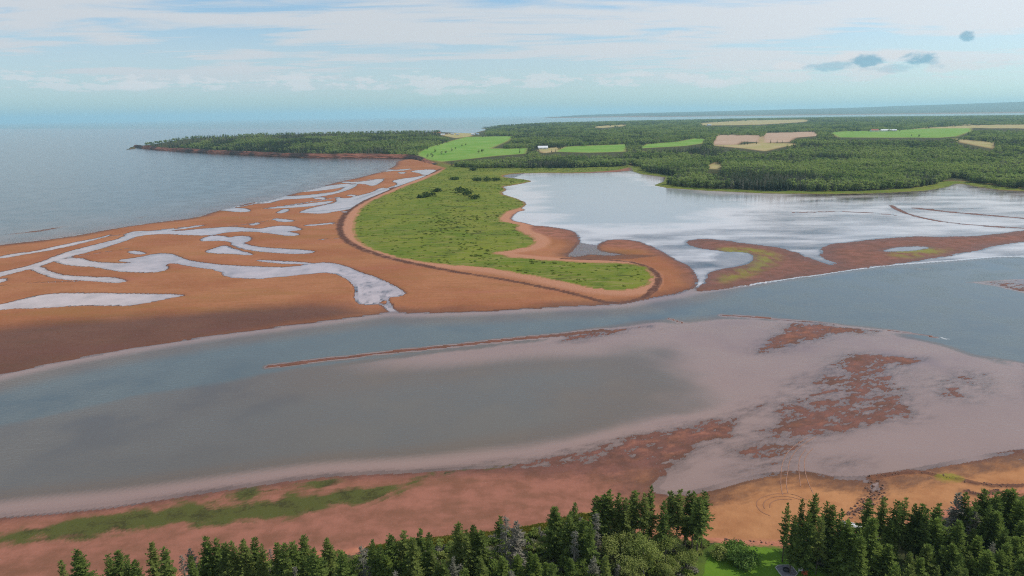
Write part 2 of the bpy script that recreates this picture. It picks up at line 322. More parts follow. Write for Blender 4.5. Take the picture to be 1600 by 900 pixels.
FIELDS = [  # visible outline, kind (0 bright green, 1 ploughed tan, 2 straw)
    ([(650, 239), (672, 230), (700, 222), (728, 214), (805, 212.5), (792, 221), (766, 232), (800, 232), (826, 231), (822, 240), (740, 246), (690, 249), (672, 246)], 0),
    ([(866, 237), (884, 229), (982, 225), (976, 237), (920, 238.5)], 0), ([(996, 232), (1010, 225), (1060, 221), (1085, 216), (1103, 217), (1098, 224), (1070, 228)], 0),
    ([(1113, 226), (1120, 210.5), (1189, 211.5), (1186, 222), (1160, 221), (1150, 226)], 1), ([(1192, 223), (1194, 208), (1272, 205.5), (1282, 212), (1242, 215), (1232, 222)], 1),
    ([(1110, 227), (1160, 226), (1186, 223), (1190, 210), (1194, 223), (1260, 225), (1225, 229), (1195, 236), (1165, 232)], 2),
    ([(1296, 207), (1320, 205), (1400, 203.5), (1436, 201), (1516, 199.5), (1518, 205), (1495, 213), (1470, 215), (1400, 215), (1310, 214.5)], 0),
    ([(1425, 201), (1520, 195.5), (1640, 194), (1640, 201), (1530, 200)], 2), ([(1488, 216), (1515, 219), (1556, 223), (1552, 232), (1535, 229), (1500, 222)], 2),
    ([(1104, 257), (1120, 254), (1134, 259), (1122, 264), (1106, 263)], 3), ([(1090, 192.5), (1170, 188), (1260, 186.5), (1262, 190), (1180, 195), (1100, 196)], 2),
    ([(690, 213), (728, 208.5), (742, 209), (735, 213), (712, 216)], 2), ([(918, 198), (975, 194.5), (985, 196), (940, 200)], 2), ([(1478, 196.5), (1520, 193), (1518, 195)], 2),
    ([(836, 234), (860, 231), (878, 230), (868, 237), (850, 239)], 2)]


def land_h(x, y):
    """broad relief of the mainland, before the shore is worked in"""
    r = np.hypot(x, y); a = 800 + FPX * np.tan(np.clip(np.arctan2(x, np.maximum(y, 1)), -1.2, 1.2))
    z = 2.2 + 14.0 * sst(800, 2600, r) + 9.0 * sst(2000, 3200, r) * sst(800, 200, a) + 5 * fbm(x / 900, y / 900, 3, 5) * sst(900, 2000, r)
    z = z - 13.0 * sst(6000, 9500, r) - 10 * sst(2900, 3300, r) * sst(860, 700, a)
    return np.maximum(z, 1.6)


def GL(pts):
    """pixels to points on the mainland relief"""
    p = np.array(pts, float); d = ray(p[:, 0], p[:, 1])
    d[:, 2] = np.minimum(d[:, 2], -1.0); lo = np.full(len(p), 0.3); hi = -CAM_H / d[:, 2]; lo = lo * hi
    for _ in range(40):
        m = (lo + hi) / 2; z = CAM_H + d[:, 2] * m
        up = z > land_h(d[:, 0] * m, d[:, 1] * m)
        lo = np.where(up, m, lo); hi = np.where(up, hi, m)
    return np.stack([d[:, 0] * lo, d[:, 1] * lo], 1)


P_FIELD = [(GL(smooth(p, 1)), k) for p, k in FIELDS]
PX_FIELD = [np.array(p, float) for p, k in FIELDS]


def main_height(P, sd):
    x, y = P[:, 0], P[:, 1]; r = np.hypot(x, y)
    head = sst(-150, -330, x) * sst(1300, 1500, r)               # cliffed headland
    edge = 1.2 * sst(0, 14, sd) + (7.5 + 2.5 * fbm(x / 120, y / 120, 3, 9)) * head * sst(2, 16, sd)
    return edge + (land_h(x, y) - 1.2) * sst(0, 170, sd)


def terrain(P):
    """height and cover masks of ground points"""
    x, y = P[:, 0], P[:, 1]; r = np.hypot(x, y); n = len(P)
    M = {k: np.zeros(n) for k in ('grass', 'weed', 'wrack', 'damp', 'fieldg', 'fieldt', 'fields', 'floor', 'berm', 'algae', 'lawn', 'red', 'mud', 'dune', 'tan')}
    rag = fbm(x / 6, y / 6, 4, 3); rag2 = fbm(x / 25, y / 25, 4, 4)
    ws = np.clip(0.004 * r, 0.4, 4)
    sA = sdf(P, P_SAND, 900)
    south = sst(0, -60, sdf(P, G([(-900, 470), (0, 440), (600, 440), (1060, 430), (1800, 380), (2600, 340), (2600, 200), (-900, 200)]), 200))
    z = -np.clip(0.04 + (0.011 + 0.03 * south) * np.maximum(-sA, 0), 0.04, 3.0)
    z = z - 0.10 * south
    # shallow bay
    sE = sdf(P, SHALLOW, 80); sB = sdf(P, P_BEACH, 400)
    t = sst(-9, 9, sE + 5 * rag2)
    wl = sst(-120, -10, x); bay = -0.13 - 0.68 * sst(0, 16 + 26 * sst(-40, 60, x), -sB) * (sst(4, 45, sE) * wl + 1 - wl) + 0.05 * rag2
    kx = sst(0, 110, x + 0.25 * (y - 200) + 40 * rag2); bay = bay * (1 - kx) + np.maximum(bay, -0.15 + 0.10 * rag2) * kx
    z = z * (1 - t) + bay * t
    z = np.where(t > 0.4, np.minimum(z, -0.03), z)
    # lagoon: a film over mud
    sL = sdf(P, P_LAGOON, 60)
    tl = sst(-8, 8, sL)
    mudn = fbm(x / 46, y / 17, 6, 21, 0.6)
    lag = -0.055 + 0.19 * mudn - 0.26 * sst(-70, 75, sdf(P, L_DEEP, 120) + 45 * rag2 + 12 * mudn)
    z = z * (1 - tl) + lag * tl
    M['mud'] = np.maximum(M['mud'], tl)
    # north sand
    tA = sst(-1, 1, (sA + 1.2 * rag) / ws)
    sandz = 0.10 + 0.28 * sst(0, 30, sA) + 0.16 * rag2 + 0.03 * rag
    z = z * (1 - tA) + np.maximum(sandz, 0.06) * tA
    for p in L_BARS:
        s = sdf(P, p, 30); q = sst(-1, 1, (s + 2.5 * rag + 3 * rag2) / (ws * 1.2)); z = z * (1 - q) + (0.05 + 0.05 * sst(0, 15, s) + 0.07 * rag2 + 0.03 * rag) * q
    for p in L_NOT:
        s = sdf(P, p, 30); q = sst(-1.5, 1.5, (s + 2 * rag) / ws); z = z * (1 - q) + (-0.04 + 0.03 * rag) * q
    for p in POOLS:
        s = sdf(P, p, 30)
        q = sst(-1.0, 1.0, (s + 2.0 * rag + 1.0 * rag2) / ws + 0.75); z = z * (1 - q) + (-0.085 + 0.07 * rag + 0.05 * rag2) * q
    for p, wd in RILLS:
        d = line_d(P, p, 30) + 2.2 * rag + 1.2 * rag2; q = sst(wd * 1.7, wd * 0.5, d); z = z * (1 - q) + (-0.05 + 0.05 * rag) * q
    # broken riffles at the mouth of the beach stream
    s = sdf(P, POOLS[4], 30); dn = sst(480, 560, 800 + FPX * x / np.maximum(y, 1)); z = z + dn * sst(0, 3, s) * 0.09 * np.maximum(fbm(x / 2.2, y / 3.5, 3, 77) - 0.05, 0) * 2
    for p in SEA_BARS:
        s = sdf(P, p, 30); q = sst(-1.0, 1.0, s / ws); z = z * (1 - q) + 0.06 * q
    for p, wd in BARS:
        d = line_d(P, p, 30) + 1.5 * rag + 0.5; q = sst(wd * 2.6, wd * 0.6, d); z = z * (1 - q) + 0.075 * q; M['mud'] = np.maximum(M['mud'], q * 0.6)
    rip = fbm((x * 0.93 + y * 0.37) / 4.2, (y * 0.93 - x * 0.37) / 1.7, 5, 31, 0.74); rip2 = fbm(x / 30, y / 14, 3, 33)
    for p, b in PATCH:
        s = sdf(P, p, 30); q = sst(-5, 7, s + 6 * rag2)
        z = z * (1 - q) + (-0.045 + 0.085 * b * sst(-3, 10, s) + 0.42 * rip + 0.20 * rip2) * q; M['mud'] = np.maximum(M['mud'], q)
    # south beach
    q = sst(-1, 1, (sB + 3.0 * rag2) / (0.8 + 1.2 * sst(80, 0, x)))
    right = sst(20, 60, x - 0.2 * (y - 150))
    flat = sst(-40, 40, x)
    bz = 0.05 + (0.028 - 0.019 * flat * sst(35, 10, sB)) * np.maximum(sB, 0) + flat * sst(40, 12, sB) * (0.20 * rip + 0.10 * rip2 - 0.012) + 0.03 * rag
    bz = bz + 0.9 * right * sst(4, 22, sB) * (0.5 + rag2)
    z = z * (1 - q) + np.minimum(bz, 1.5) * q
    M['mud'] = np.maximum(M['mud'], q * sst(90, 40, x) * sst(45, 25, x - 0.2 * (y - 150))); M['tan'] = q * sst(25, 70, x) * sst(12, 30, sB + 10 * rag2)
    M['tan'] = np.maximum(M['tan'], q * right * sst(0, 3, sB))
    for p in P_WEED:
        M['weed'] = np.maximum(M['weed'], sst(-1.0, 1.4, sdf(P, p, 20) + 6.0 * rag + 2.0 * rag2))
    for p in P_DUNE:
        M['dune'] = np.maximum(M['dune'], sst(-1.0, 1.0, sdf(P, p, 20) + 2.5 * rag))
    sc = sst(-1.0, 1.5, sdf(P, P_SCARP, 20) + 1.5 * rag); z = z + sc * (0.5 * rip - 0.1); M['wrack'] = np.maximum(M['wrack'], sc * sst(0.02, 0.12, rip))
    for p in L_SCARP:
        d = line_d(P, p, 20) + 0.6 * rag; q = sst(1.2, 0.3, d); z = z + 0.25 * q; M['wrack'] = np.maximum(M['wrack'], q * 0.9)
    # bank under the near trees
    sK = sdf(P, P_BANK, 60)
    q = sst(-1.5, 1.8, sK + 1.6 * rag); kz = 2.3 + 0.7 * sst(0, 12, sK) + 0.4 * rag2
    z = z * (1 - q) + kz * q
    M['red'] = sst(-2.5, -0.5, sK + 1.5 * rag) * sst(2.2, 0.8, sK + 1.5 * rag); M['floor'] = sst(0.4, 2.2, sK + 1.5 * rag)
    M['lawn'] = sst(-0.6, 0.6, sdf(P, P_LAWN, 20) + 0.8 * rag) * M['floor']
    # green spit
    sG = sdf(P, P_SPIT, 60)
    q = sst(-1.0, 1.2, (sG + 3.4 * rag + 2.0 * rag2) / np.clip(ws * 0.6, .5, 3)); z = np.maximum(z, z * (1 - q) + (0.55 + 0.5 * sst(0, 25, sG) + 0.35 * rag2 + 0.12 * rag) * q)
    M['grass'] = q
    dW = line_d(P, WRACK, 40)
    wide = np.clip(0.004 * r, 1.0, 3.0)
    M['wrack'] = np.maximum(M['wrack'], sst(1.5, 0.5, (dW + 1.8 * rag) / wide))
    M['berm'] = sst(13, 7, -sG) * (1 - q) * sst(0.0, 3.0, sdf(P, np.vstack([WRACK[:-3], P_SPIT[:1]]), 40) + 3) ; z = z + 0.35 * M['berm']
    for p in P_ALGAE:
        M['algae'] = np.maximum(M['algae'], sst(-6, 8, sdf(P, p, 40) + 9 * rag2 + 3 * rag))
    M['mud'] = np.maximum(M['mud'], sst(0, 12, sL + 6 * rag2) * (1 - M['grass']))
    M['damp'] = sst(-10, 14, sdf(P, DAMP, 60) + 6 * rag2)
    # mainland, far land
    sN = sdf(P, P_MAIN, 900)
    q = sst(-2, 3, sN); z = np.where(sN > -2, np.maximum(z * (1 - q), main_height(P, np.maximum(sN, 0)) * q + z * (1 - q)), z)
    M['main'] = q
    M['grass'] = np.maximum(M['grass'], q * sst(34, 16, sN + 10 * rag2) * sst(-200, -100, x))
    M['floor'] = np.maximum(M['floor'], q * (1 - M['grass']))
    for p, k in P_FIELD:
        s = sdf(P, p, 60); e = sst(-8, 8, s)
        key = ('fieldg', 'fieldt', 'fields', 'fields')[k]; M[key] = np.maximum(M[key], e)
        for o in ('floor', 'grass'): M[o] = M[o] * (1 - e)
    sF = sdf(P, P_FAR, 4000)
    a = 800 + FPX * np.tan(np.clip(np.arctan2(x, np.maximum(y, 1)), -1.2, 1.2))
    ridge = np.interp(a, [846, 1000, 1300, 1600, 2400], [30, 72, 150, 275, 300])
    fz = 18 + 14 * fbm(x / 2500, y / 2500, 4, 41) + np.minimum(ridge, 60) * 0.35 * sst(0, 2500, sF) + ridge * sst(17000, 24000, r) * (0.72 + 0.35 * fbm(x / 6000, y / 6000, 4, 43))
    q = sst(0, 250, sF); z = np.where(sF > 0, fz * q, z); M['far'] = q; M['floor'] = np.maximum(M['floor'], q)
    z = np.where((r > 4000) & (sN < 0) & (sF <= 0), -3, z)
    M['sN'] = sN; M['sA'] = sA; M['sL'] = sL; M['sK'] = sK; M['sG'] = sG; M['south'] = south
    return z, M


# ------------------------------------------------------------------ ground and water sheets
def fan():
    az = np.concatenate([np.linspace(-40.5, 40.5, 780), np.linspace(43, 317, 80)])
    dep = np.concatenate([np.linspace(88, 46, 24), np.arange(45.5, 13.0, -0.086), np.arange(13.0, 5.0, -0.045), np.arange(5.0, 0.55, -0.030), np.array([0.5, .45, .4, .36, .33, .3, .28, .26, .24, .22, .2, .18, .16, .14, .12, .10, .085])])
    rr = CAM_H / np.tan(np.radians(dep))
    A, R = np.meshgrid(np.radians(az), rr)
    return np.stack([(np.sin(A) * R).ravel(), (np.cos(A) * R).ravel()], 1), len(az), len(rr)


def quick_mesh(name, verts, quads, mat, attrs=None, smooth_shade=True):
    me = bpy.data.meshes.new(name)
    nv, nf = len(verts), len(quads); k = quads.shape[1]
    me.vertices.add(nv); me.vertices.foreach_set('co', np.ascontiguousarray(verts, np.float32).ravel())
    me.loops.add(nf * k); me.loops.foreach_set('vertex_index', np.ascontiguousarray(quads, np.int32).ravel())
    me.polygons.add(nf); me.polygons.foreach_set('loop_start', np.arange(0, nf * k, k, dtype=np.int32))
    me.polygons.foreach_set('use_smooth', np.full(nf, smooth_shade))
    me.update(calc_edges=True)
    for kx, v in (attrs or {}).items():
        at = me.attributes.new(kx, 'FLOAT', 'POINT'); at.data.foreach_set('value', np.ascontiguousarray(v, np.float32))
    if mat: me.materials.append(mat)
    return me


def link(name, data, parent=None, **props):
    o = bpy.data.objects.new(name, data); COL.objects.link(o)
    if parent: o.parent = parent
    for k, v in props.items(): o[k] = v
    return o


def new_mat(name):
    m = bpy.data.materials.new(name); m.use_nodes = True; m.node_tree.nodes.clear()
    t = NT(m.node_tree); return m, t


def finish(t, shader, disp=None):
    o = t.node('ShaderNodeOutputMaterial'); t.l.new(shader, o.inputs[0])


def ground_material():
    m, t = new_mat('ground')
    pos = t.node('ShaderNodeNewGeometry').outputs['Position']
    sp = t.node('ShaderNodeSeparateXYZ'); t.put(sp.inputs[0], pos); z = sp.outputs[2]
    nb = t.noise(pos, 0.018, 5, 0.6); nm = t.noise(pos, 0.16, 5, 0.62); nf = t.noise(pos, 1.7, 4, 0.6)
    streak = t.noise(t.scale(pos, (0.05, 0.35, 1), rot=(0, 0, 0.25)), 1.0, 5, 0.6)
    sand = t.mix(t.step(nb, 0.35, 0.65), (0.275, 0.110, 0.056), (0.335, 0.148, 0.076))
    sand = t.mix(t.math('MULTIPLY', t.step(streak, 0.45, 0.75), 0.5), sand, (0.235, 0.105, 0.046))
    sand = t.mix(t.math('MULTIPLY', t.step(nm, 0.5, 0.8), 0.35), sand, (0.235, 0.128, 0.042))
    spk = t.noise(pos, 0.55, 5, 0.7)
    sand = t.mix(t.math('MULTIPLY', t.step(spk, 0.42, 0.66), 0.30), sand, t.mix(1.0, sand, (0.62, 0.60, 0.60), 'MULTIPLY'))
    olive = t.noise(t.scale(pos, (0.010, 0.045, 1), rot=(0, 0, -0.2), loc=(3, 8, 0)), 1.0, 5, 0.6)
    sand = t.mix(t.math('MULTIPLY', t.step(olive, 0.52, 0.70), 0.55), sand, (0.235, 0.122, 0.045))
    sand = t.mix(t.math('MULTIPLY', t.step(olive, 0.46, 0.30), 0.55), sand, (0.30, 0.115, 0.075))
    mud = t.mix(t.step(nm, 0.35, 0.7), (0.285, 0.122, 0.086), (0.190, 0.086, 0.056))
    mud = t.mix(t.math('MULTIPLY', t.step(t.noise(t.scale(pos, (0.05, 0.13, 1), rot=(0, 0, 0.35)), 1.0, 5, 0.65), 0.45, 0.7), 0.6), mud, (0.150, 0.075, 0.045))
    c = t.mix(t.math('MULTIPLY', t.attr('mud'), t.math('ADD', 0.35, t.math('MULTIPLY', t.step(z, -0.03, 0.02), 0.65))), sand, mud)
    c = t.mix(t.attr('tan'), c, t.mix(t.step(nm, 0.35, 0.7), (0.385, 0.185, 0.085), (0.31, 0.140, 0.064)))
    c = t.mix(t.attr('berm'), c, t.mix(t.step(nf, 0.3, 0.7), (0.42, 0.215, 0.135), (0.32, 0.145, 0.088)))
    wet = t.math('SUBTRACT', 1.0, t.step(z, 0.02, 0.20))
    wet = t.math('MULTIPLY', wet, t.math('SUBTRACT', 1.0, t.math('MULTIPLY', t.step(t.math('MULTIPLY', z, -1.0), 0.0, 0.025), 0.92)))
    wet = t.math('MAXIMUM', wet, t.attr('damp'))
    c = t.mix(t.math('MULTIPLY', wet, t.math('SUBTRACT', 0.85, t.math('MULTIPLY', t.attr('mud'), 0.22))), c, t.mix(1.0, c, (0.29, 0.27, 0.33), 'MULTIPLY'))
    c = t.mix(t.math('MULTIPLY', t.math('MULTIPLY', t.attr('algae'), 0.85), t.step(t.noise(t.scale(pos, (0.10, 0.045, 1)), 1.0, 5, 0.7), 0.38, 0.58)), c, (0.19, 0.20, 0.025))
    weedn = t.step(t.math('ADD', nm, t.math('MULTIPLY', nf, 0.4)), 0.50, 0.75)
    c = t.mix(t.math('MULTIPLY', t.attr('weed'), 0.93), c, t.mix(weedn, (0.026, 0.036, 0.013), (0.066, 0.080, 0.022)))
    c = t.mix(t.math('MULTIPLY', t.attr('wrack'), t.step(nm, 0.2, 0.5)), c, (0.10, 0.048, 0.036))
    c = t.mix(t.attr('red'), c, t.mix(nm, (0.33, 0.105, 0.060), (0.42, 0.20, 0.13)))
    c = t.mix(t.math('MULTIPLY', t.attr('dune'), t.step(nf, 0.2, 0.55)), c, t.mix(nm, (0.24, 0.22, 0.025), (0.14, 0.15, 0.02)))
    g1 = t.mix(t.step(nb, 0.36, 0.62), (0.165, 0.192, 0.026), (0.112, 0.160, 0.020))
    g1 = t.mix(t.step(streak, 0.46, 0.68), g1, (0.215, 0.198, 0.062))
    g1 = t.mix(t.math('MULTIPLY', t.step(t.noise(t.scale(pos, (0.03, 0.10, 1), loc=(5, 3, 0)), 1.0, 5, 0.65), 0.57, 0.65), 0.85), g1, (0.060, 0.066, 0.022))
    g1 = t.mix(t.math('MULTIPLY', t.step(nm, 0.5, 0.72), 0.55), g1, (0.075, 0.13, 0.02))
    g1 = t.mix(t.math('MULTIPLY', nf, 0.5), g1, t.mix(1.0, g1, (0.6, 0.62, 0.55), 'MULTIPLY'))
    mot = t.noise(pos, 0.055, 6, 0.7)
    g1 = t.mix(t.math('MULTIPLY', t.step(mot, 0.52, 0.72), 0.7), g1, (0.055, 0.085, 0.018))
    g1 = t.mix(t.math('MULTIPLY', t.step(mot, 0.46, 0.30), 0.5), g1, (0.21, 0.21, 0.055))
    c = t.mix(t.attr('grass'), c, g1)
    c = t.mix(t.attr('floor'), c, t.mix(t.step(nm, 0.3, 0.7), (0.035, 0.048, 0.018), (0.075, 0.065, 0.03)))
    lawn = t.mix(t.step(nm, 0.3, 0.7), (0.085, 0.175, 0.018), (0.125, 0.215, 0.022)); lawn = t.mix(t.math('MULTIPLY', nf, 0.4), lawn, (0.06, 0.12, 0.015))
    c = t.mix(t.attr('lawn'), c, lawn)
    rows = t.noise(t.scale(pos, (0.006, 0.09, 1), rot=(0, 0, 0.12)), 1.0, 4, 0.6)
    c = t.mix(t.attr('fieldg'), c, t.mix(t.step(t.math('ADD', t.math('MULTIPLY', nb, .6), t.math('MULTIPLY', rows, .4)), 0.38, 0.6), (0.118, 0.250, 0.033), (0.180, 0.285, 0.062)))
    c = t.mix(t.attr('fieldt'), c, t.mix(t.step(rows, 0.3, 0.7), (0.34, 0.235, 0.165), (0.42, 0.30, 0.22)))
    c = t.mix(t.attr('fields'), c, t.mix(t.step(nb, 0.35, 0.65), (0.30, 0.27, 0.11), (0.36, 0.29, 0.15)))
    rough = t.math('SUBTRACT', 0.95, t.math('MULTIPLY', t.math('MULTIPLY', wet, t.math('SUBTRACT', 1.0, t.attr('floor'))), 0.42))
    b = t.node('ShaderNodeBump'); b.inputs['Strength'].default_value = 0.5; b.inputs['Distance'].default_value = 0.35
    t.put(b.inputs['Height'], t.math('ADD', t.math('MULTIPLY', nm, 0.8), t.math('MULTIPLY', nf, 0.35)))
    p = t.node('ShaderNodeBsdfPrincipled'); t.put(p.inputs['Base Color'], c); t.put(p.inputs['Roughness'], rough)
    t.put(p.inputs['Specular IOR Level'], t.math('ADD', 0.04, t.math('MULTIPLY', wet, 0.07))); t.put(p.inputs['Normal'], b.outputs[0])
    finish(t, p.outputs[0]); return m


def water_material(name, ramp, ior, rough, bump, k, stretch=(1, 1.6, 1)):
    m, t = new_mat(name)
    pos = t.node('ShaderNodeNewGeometry').outputs['Position']
    d = t.attr('depth')
    w1 = t.noise(t.scale(pos, stretch, rot=(0, 0, 0.3)), 0.55, 4, 0.62); w2 = t.noise(pos, 0.045, 3, 0.5)
    b = t.node('ShaderNodeBump'); b.inputs['Distance'].default_value = 1.0
    t.put(b.inputs['Strength'], t.math('MULTIPLY', t.step(w2, 0.25, 0.7), bump) if bump else 0.0)
    t.put(b.inputs['Height'], w1)
    fr = t.node('ShaderNodeFresnel'); fr.inputs[0].default_value = ior; t.put(fr.inputs[1], b.outputs[0])
    gl = t.node('ShaderNodeBsdfGlossy'); gl.inputs['Roughness'].default_value = rough; t.put(gl.inputs['Normal'], b.outputs[0])
    tr = t.node('ShaderNodeBsdfTransparent'); tr.inputs[0].default_value = (0.93, 0.93, 0.93, 1)
    df = t.node('ShaderNodeBsdfDiffuse'); cc = ramp[0][1]
    for (d0, c0), (d1, c1) in zip(ramp[:-1], ramp[1:]): cc = t.mix(t.step(d, d0, d1), cc, c1)
    t.put(df.inputs[0], cc)
    murk_sheen = t.math('SUBTRACT', 1.0, t.math('POWER', 2.718, t.math('MULTIPLY', t.math('ADD', d, 0.05 if k < 8 else 0.0), -k)))  # cloudiness by depth; in lagoon and pools it mixes in a painted sky sheen
    body = t.node('ShaderNodeMixShader'); t.put(body.inputs[0], murk_sheen); t.l.new(tr.outputs[0], body.inputs[1]); t.l.new(df.outputs[0], body.inputs[2])
    mx = t.node('ShaderNodeMixShader'); t.put(mx.inputs[0], fr.outputs[0]); t.l.new(body.outputs[0], mx.inputs[1]); t.l.new(gl.outputs[0], mx.inputs[2])
    fo = t.node('ShaderNodeBsdfDiffuse'); fo.inputs[0].default_value = (0.78, 0.78, 0.78, 1)
    mf = t.node('ShaderNodeMixShader'); t.put(mf.inputs[0], t.math('MULTIPLY', t.math('MULTIPLY', t.attr('foam'), 0.6), t.step(t.noise(pos, 0.16, 4, 0.65), 0.45, 0.62)))
    t.l.new(mx.outputs[0], mf.inputs[1]); t.l.new(fo.outputs[0], mf.inputs[2])
    finish(t, mf.outputs[0]); return m


P2, NA, NR = fan()
Zt, MK = terrain(P2)
verts = np.column_stack([P2, Zt])
ii, jj = np.meshgrid(np.arange(NR - 1), np.arange(NA), indexing='ij')
jn = (jj + 1) % NA
Q = np.stack([ii * NA + jj, ii * NA + jn, (ii + 1) * NA + jn, (ii + 1) * NA + jj], -1).reshape(-1, 4)
MAT_G = ground_material()
att = {k: MK[k] for k in ('grass', 'weed', 'wrack', 'damp', 'fieldg', 'fieldt', 'fields', 'floor', 'berm', 'algae', 'lawn', 'red', 'mud', 'dune', 'tan')}


def fm(k): return MK[k][Q].mean(1)


cls = np.zeros(len(Q), int)
cls[fm('sK') > 0] = 1; cls[(fm('sG') > 0) & (fm('main') < .5)] = 2; cls[fm('main') > 0.5] = 3; cls[fm('far') > 0.2] = 4


def submesh(name, faces, V, at, mat, **props):
    used, inv = np.unique(faces, return_inverse=True)
    me = quick_mesh(name, V[used], inv.reshape(faces.shape), mat, {k: v[used] for k, v in at.items()})
    return link(name, me, **props)


for c, nm, lb in ((0, 'tidal_flats', 'red sand flats and sea bed laid bare by low tide'), (1, 'near_shore_bank', 'grassy bank under the near trees'),
                  (2, 'grassy_spit', 'green grassy spit between the beach and the lagoon'), (3, 'mainland', 'mainland with fields behind the lagoon'), (4, 'far_hills', 'blue hills on the far shore')):
    submesh(nm, Q[cls == c], verts, att, MAT_G, kind='structure', label=lb, category='ground')

wet = (Zt[Q].min(1) < 0.03)
Vw = np.column_stack([P2, np.zeros(len(P2))]); 
FOAM = [(G(smooth(SEA_SHORE[2:14], 2, False)), 0.3), (G([(1464, 527), (1472, 528), (1480, 530)]), 0.6)]
foam = np.zeros(len(P2))
for p_, w_ in FOAM: foam = np.maximum(foam, sst(w_, w_ * .35, line_d(P2, p_, 20) + 1.2 * w_ * fbm(P2[:, 0] / 9, P2[:, 1] / 9, 3, 71)))
depth = {'depth': np.maximum(-Zt, 0.0), 'foam': foam}
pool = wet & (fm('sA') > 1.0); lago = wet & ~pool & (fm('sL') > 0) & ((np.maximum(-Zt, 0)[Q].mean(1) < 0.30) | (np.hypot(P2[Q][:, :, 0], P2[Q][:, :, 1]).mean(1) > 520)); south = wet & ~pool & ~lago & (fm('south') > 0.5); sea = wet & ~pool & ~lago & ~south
submesh('sea', Q[sea], Vw, depth, water_material('sea_water', ((0.0, (0.24, 0.19, 0.18)), (0.5, (0.15, 0.155, 0.16)), (1.6, (0.085, 0.115, 0.135))), 1.33, 0.16, 0.30, 2.0), kind='structure', label='open grey-blue sea beyond the beach', category='water')
submesh('tidal_channel', Q[south], Vw, depth, water_material('channel_water', ((0.12, (0.31, 0.205, 0.180)), (0.55, (0.112, 0.088, 0.070)), (1.2, (0.084, 0.106, 0.111))), 1.46, 0.10, 0.22, 6.5), kind='structure', label='tidal channel and shallow bay', category='water')
submesh('lagoon', Q[lago], Vw, depth, water_material('lagoon_water', ((0.0, (0.44, 0.36, 0.34)), (0.10, (0.76, 0.70, 0.685)), (0.24, (0.35, 0.375, 0.385))), 2.0, 0.12, 0.05, 13.0), kind='structure', label='shallow silvery lagoon behind the spit', category='water')  # pale diffuse tones paint the silvery sky reflection into the lagoon
submesh('beach_pools', Q[pool], Vw, depth, water_material('pool_water', ((0.0, (0.46, 0.36, 0.35)), (0.1, (0.70, 0.56, 0.55))), 2.0, 0.16, 0.05, 11.0), kind='structure', label='pale pools and runnels on the red beach', category='water')  # near-white diffuse tint stands in for sky glitter on the pools

# ------------------------------------------------------------------ plant materials
def leaf_mat(name, c1, c2, c3, trans=0.25, nscale=0.9):
    m, t = new_mat(name)
    oi = t.node('ShaderNodeObjectInfo')
    tcn = t.node('ShaderNodeNewGeometry').outputs['Position']
    n = t.noise(tcn, nscale, 3, 0.6)
    c = t.mix(t.step(n, 0.35, 0.65), c1, c2)
    c = t.mix(t.math('MULTIPLY', t.step(oi.outputs['Random'], 0.25, 1.0), 0.65), c, c3)
    df = t.node('ShaderNodeBsdfDiffuse'); t.put(df.inputs[0], c)
    tr = t.node('ShaderNodeBsdfTranslucent'); t.put(tr.inputs[0], t.mix(1.0, c, (1.1, 1.25, 0.7), 'MULTIPLY'))
    mx = t.node('ShaderNodeMixShader'); mx.inputs[0].default_value = trans; t.l.new(df.outputs[0], mx.inputs[1]); t.l.new(tr.outputs[0], mx.inputs[2])
    finish(t, mx.outputs[0]); return m


def plain_mat(name, c1, c2=None, scale=3.0, rough=0.85, spec=0.3):
    m, t = new_mat(name)
    tcn = t.node('ShaderNodeTexCoord').outputs['Object']
    n = t.noise(tcn, scale, 4, 0.6)
    p = t.node('ShaderNodeBsdfPrincipled'); t.put(p.inputs['Base Color'], t.mix(t.step(n, 0.3, 0.7), c1, c2 or tuple(v * 0.8 for v in c1)))
    p.inputs['Roughness'].default_value = rough; p.inputs['Specular IOR Level'].default_value = spec
    finish(t, p.outputs[0]); return m


M_SPRUCE = leaf_mat('spruce_needles', (0.056, 0.088, 0.024), (0.140, 0.190, 0.046), (0.165, 0.195, 0.055))
M_BRIGHT = leaf_mat('young_spruce_needles', (0.090, 0.135, 0.030), (0.170, 0.225, 0.050), (0.130, 0.180, 0.045))
M_GREYN = leaf_mat('lichened_twigs', (0.15, 0.14, 0.115), (0.21, 0.195, 0.16), (0.13, 0.14, 0.10), 0.1)
M_WILLOW = leaf_mat('willow_leaves', (0.180, 0.215, 0.062), (0.300, 0.325, 0.110), (0.240, 0.285, 0.080), 0.38)
M_BUSH = leaf_mat('bush_leaves', (0.095, 0.165, 0.038), (0.165, 0.245, 0.065), (0.11, 0.18, 0.04), 0.3, 1.5)
M_WOOD_S = leaf_mat('wood_spruce', (0.026, 0.048, 0.030), (0.062, 0.092, 0.044), (0.140, 0.145, 0.105), 0.3, 0.012)
M_WOOD_D = leaf_mat('wood_broadleaf', (0.105, 0.165, 0.050), (0.270, 0.330, 0.115), (0.290, 0.315, 0.145), 0.38, 0.010)
M_BARK = plain_mat('bark', (0.10, 0.080, 0.062), (0.055, 0.045, 0.038))
M_GREYB = plain_mat('grey_bark', (0.30, 0.28, 0.25), (0.19, 0.175, 0.155))
M_SHRUB = leaf_mat('spit_shrub_leaves', (0.035, 0.060, 0.018), (0.060, 0.095, 0.025), (0.050, 0.080, 0.022), 0.15)


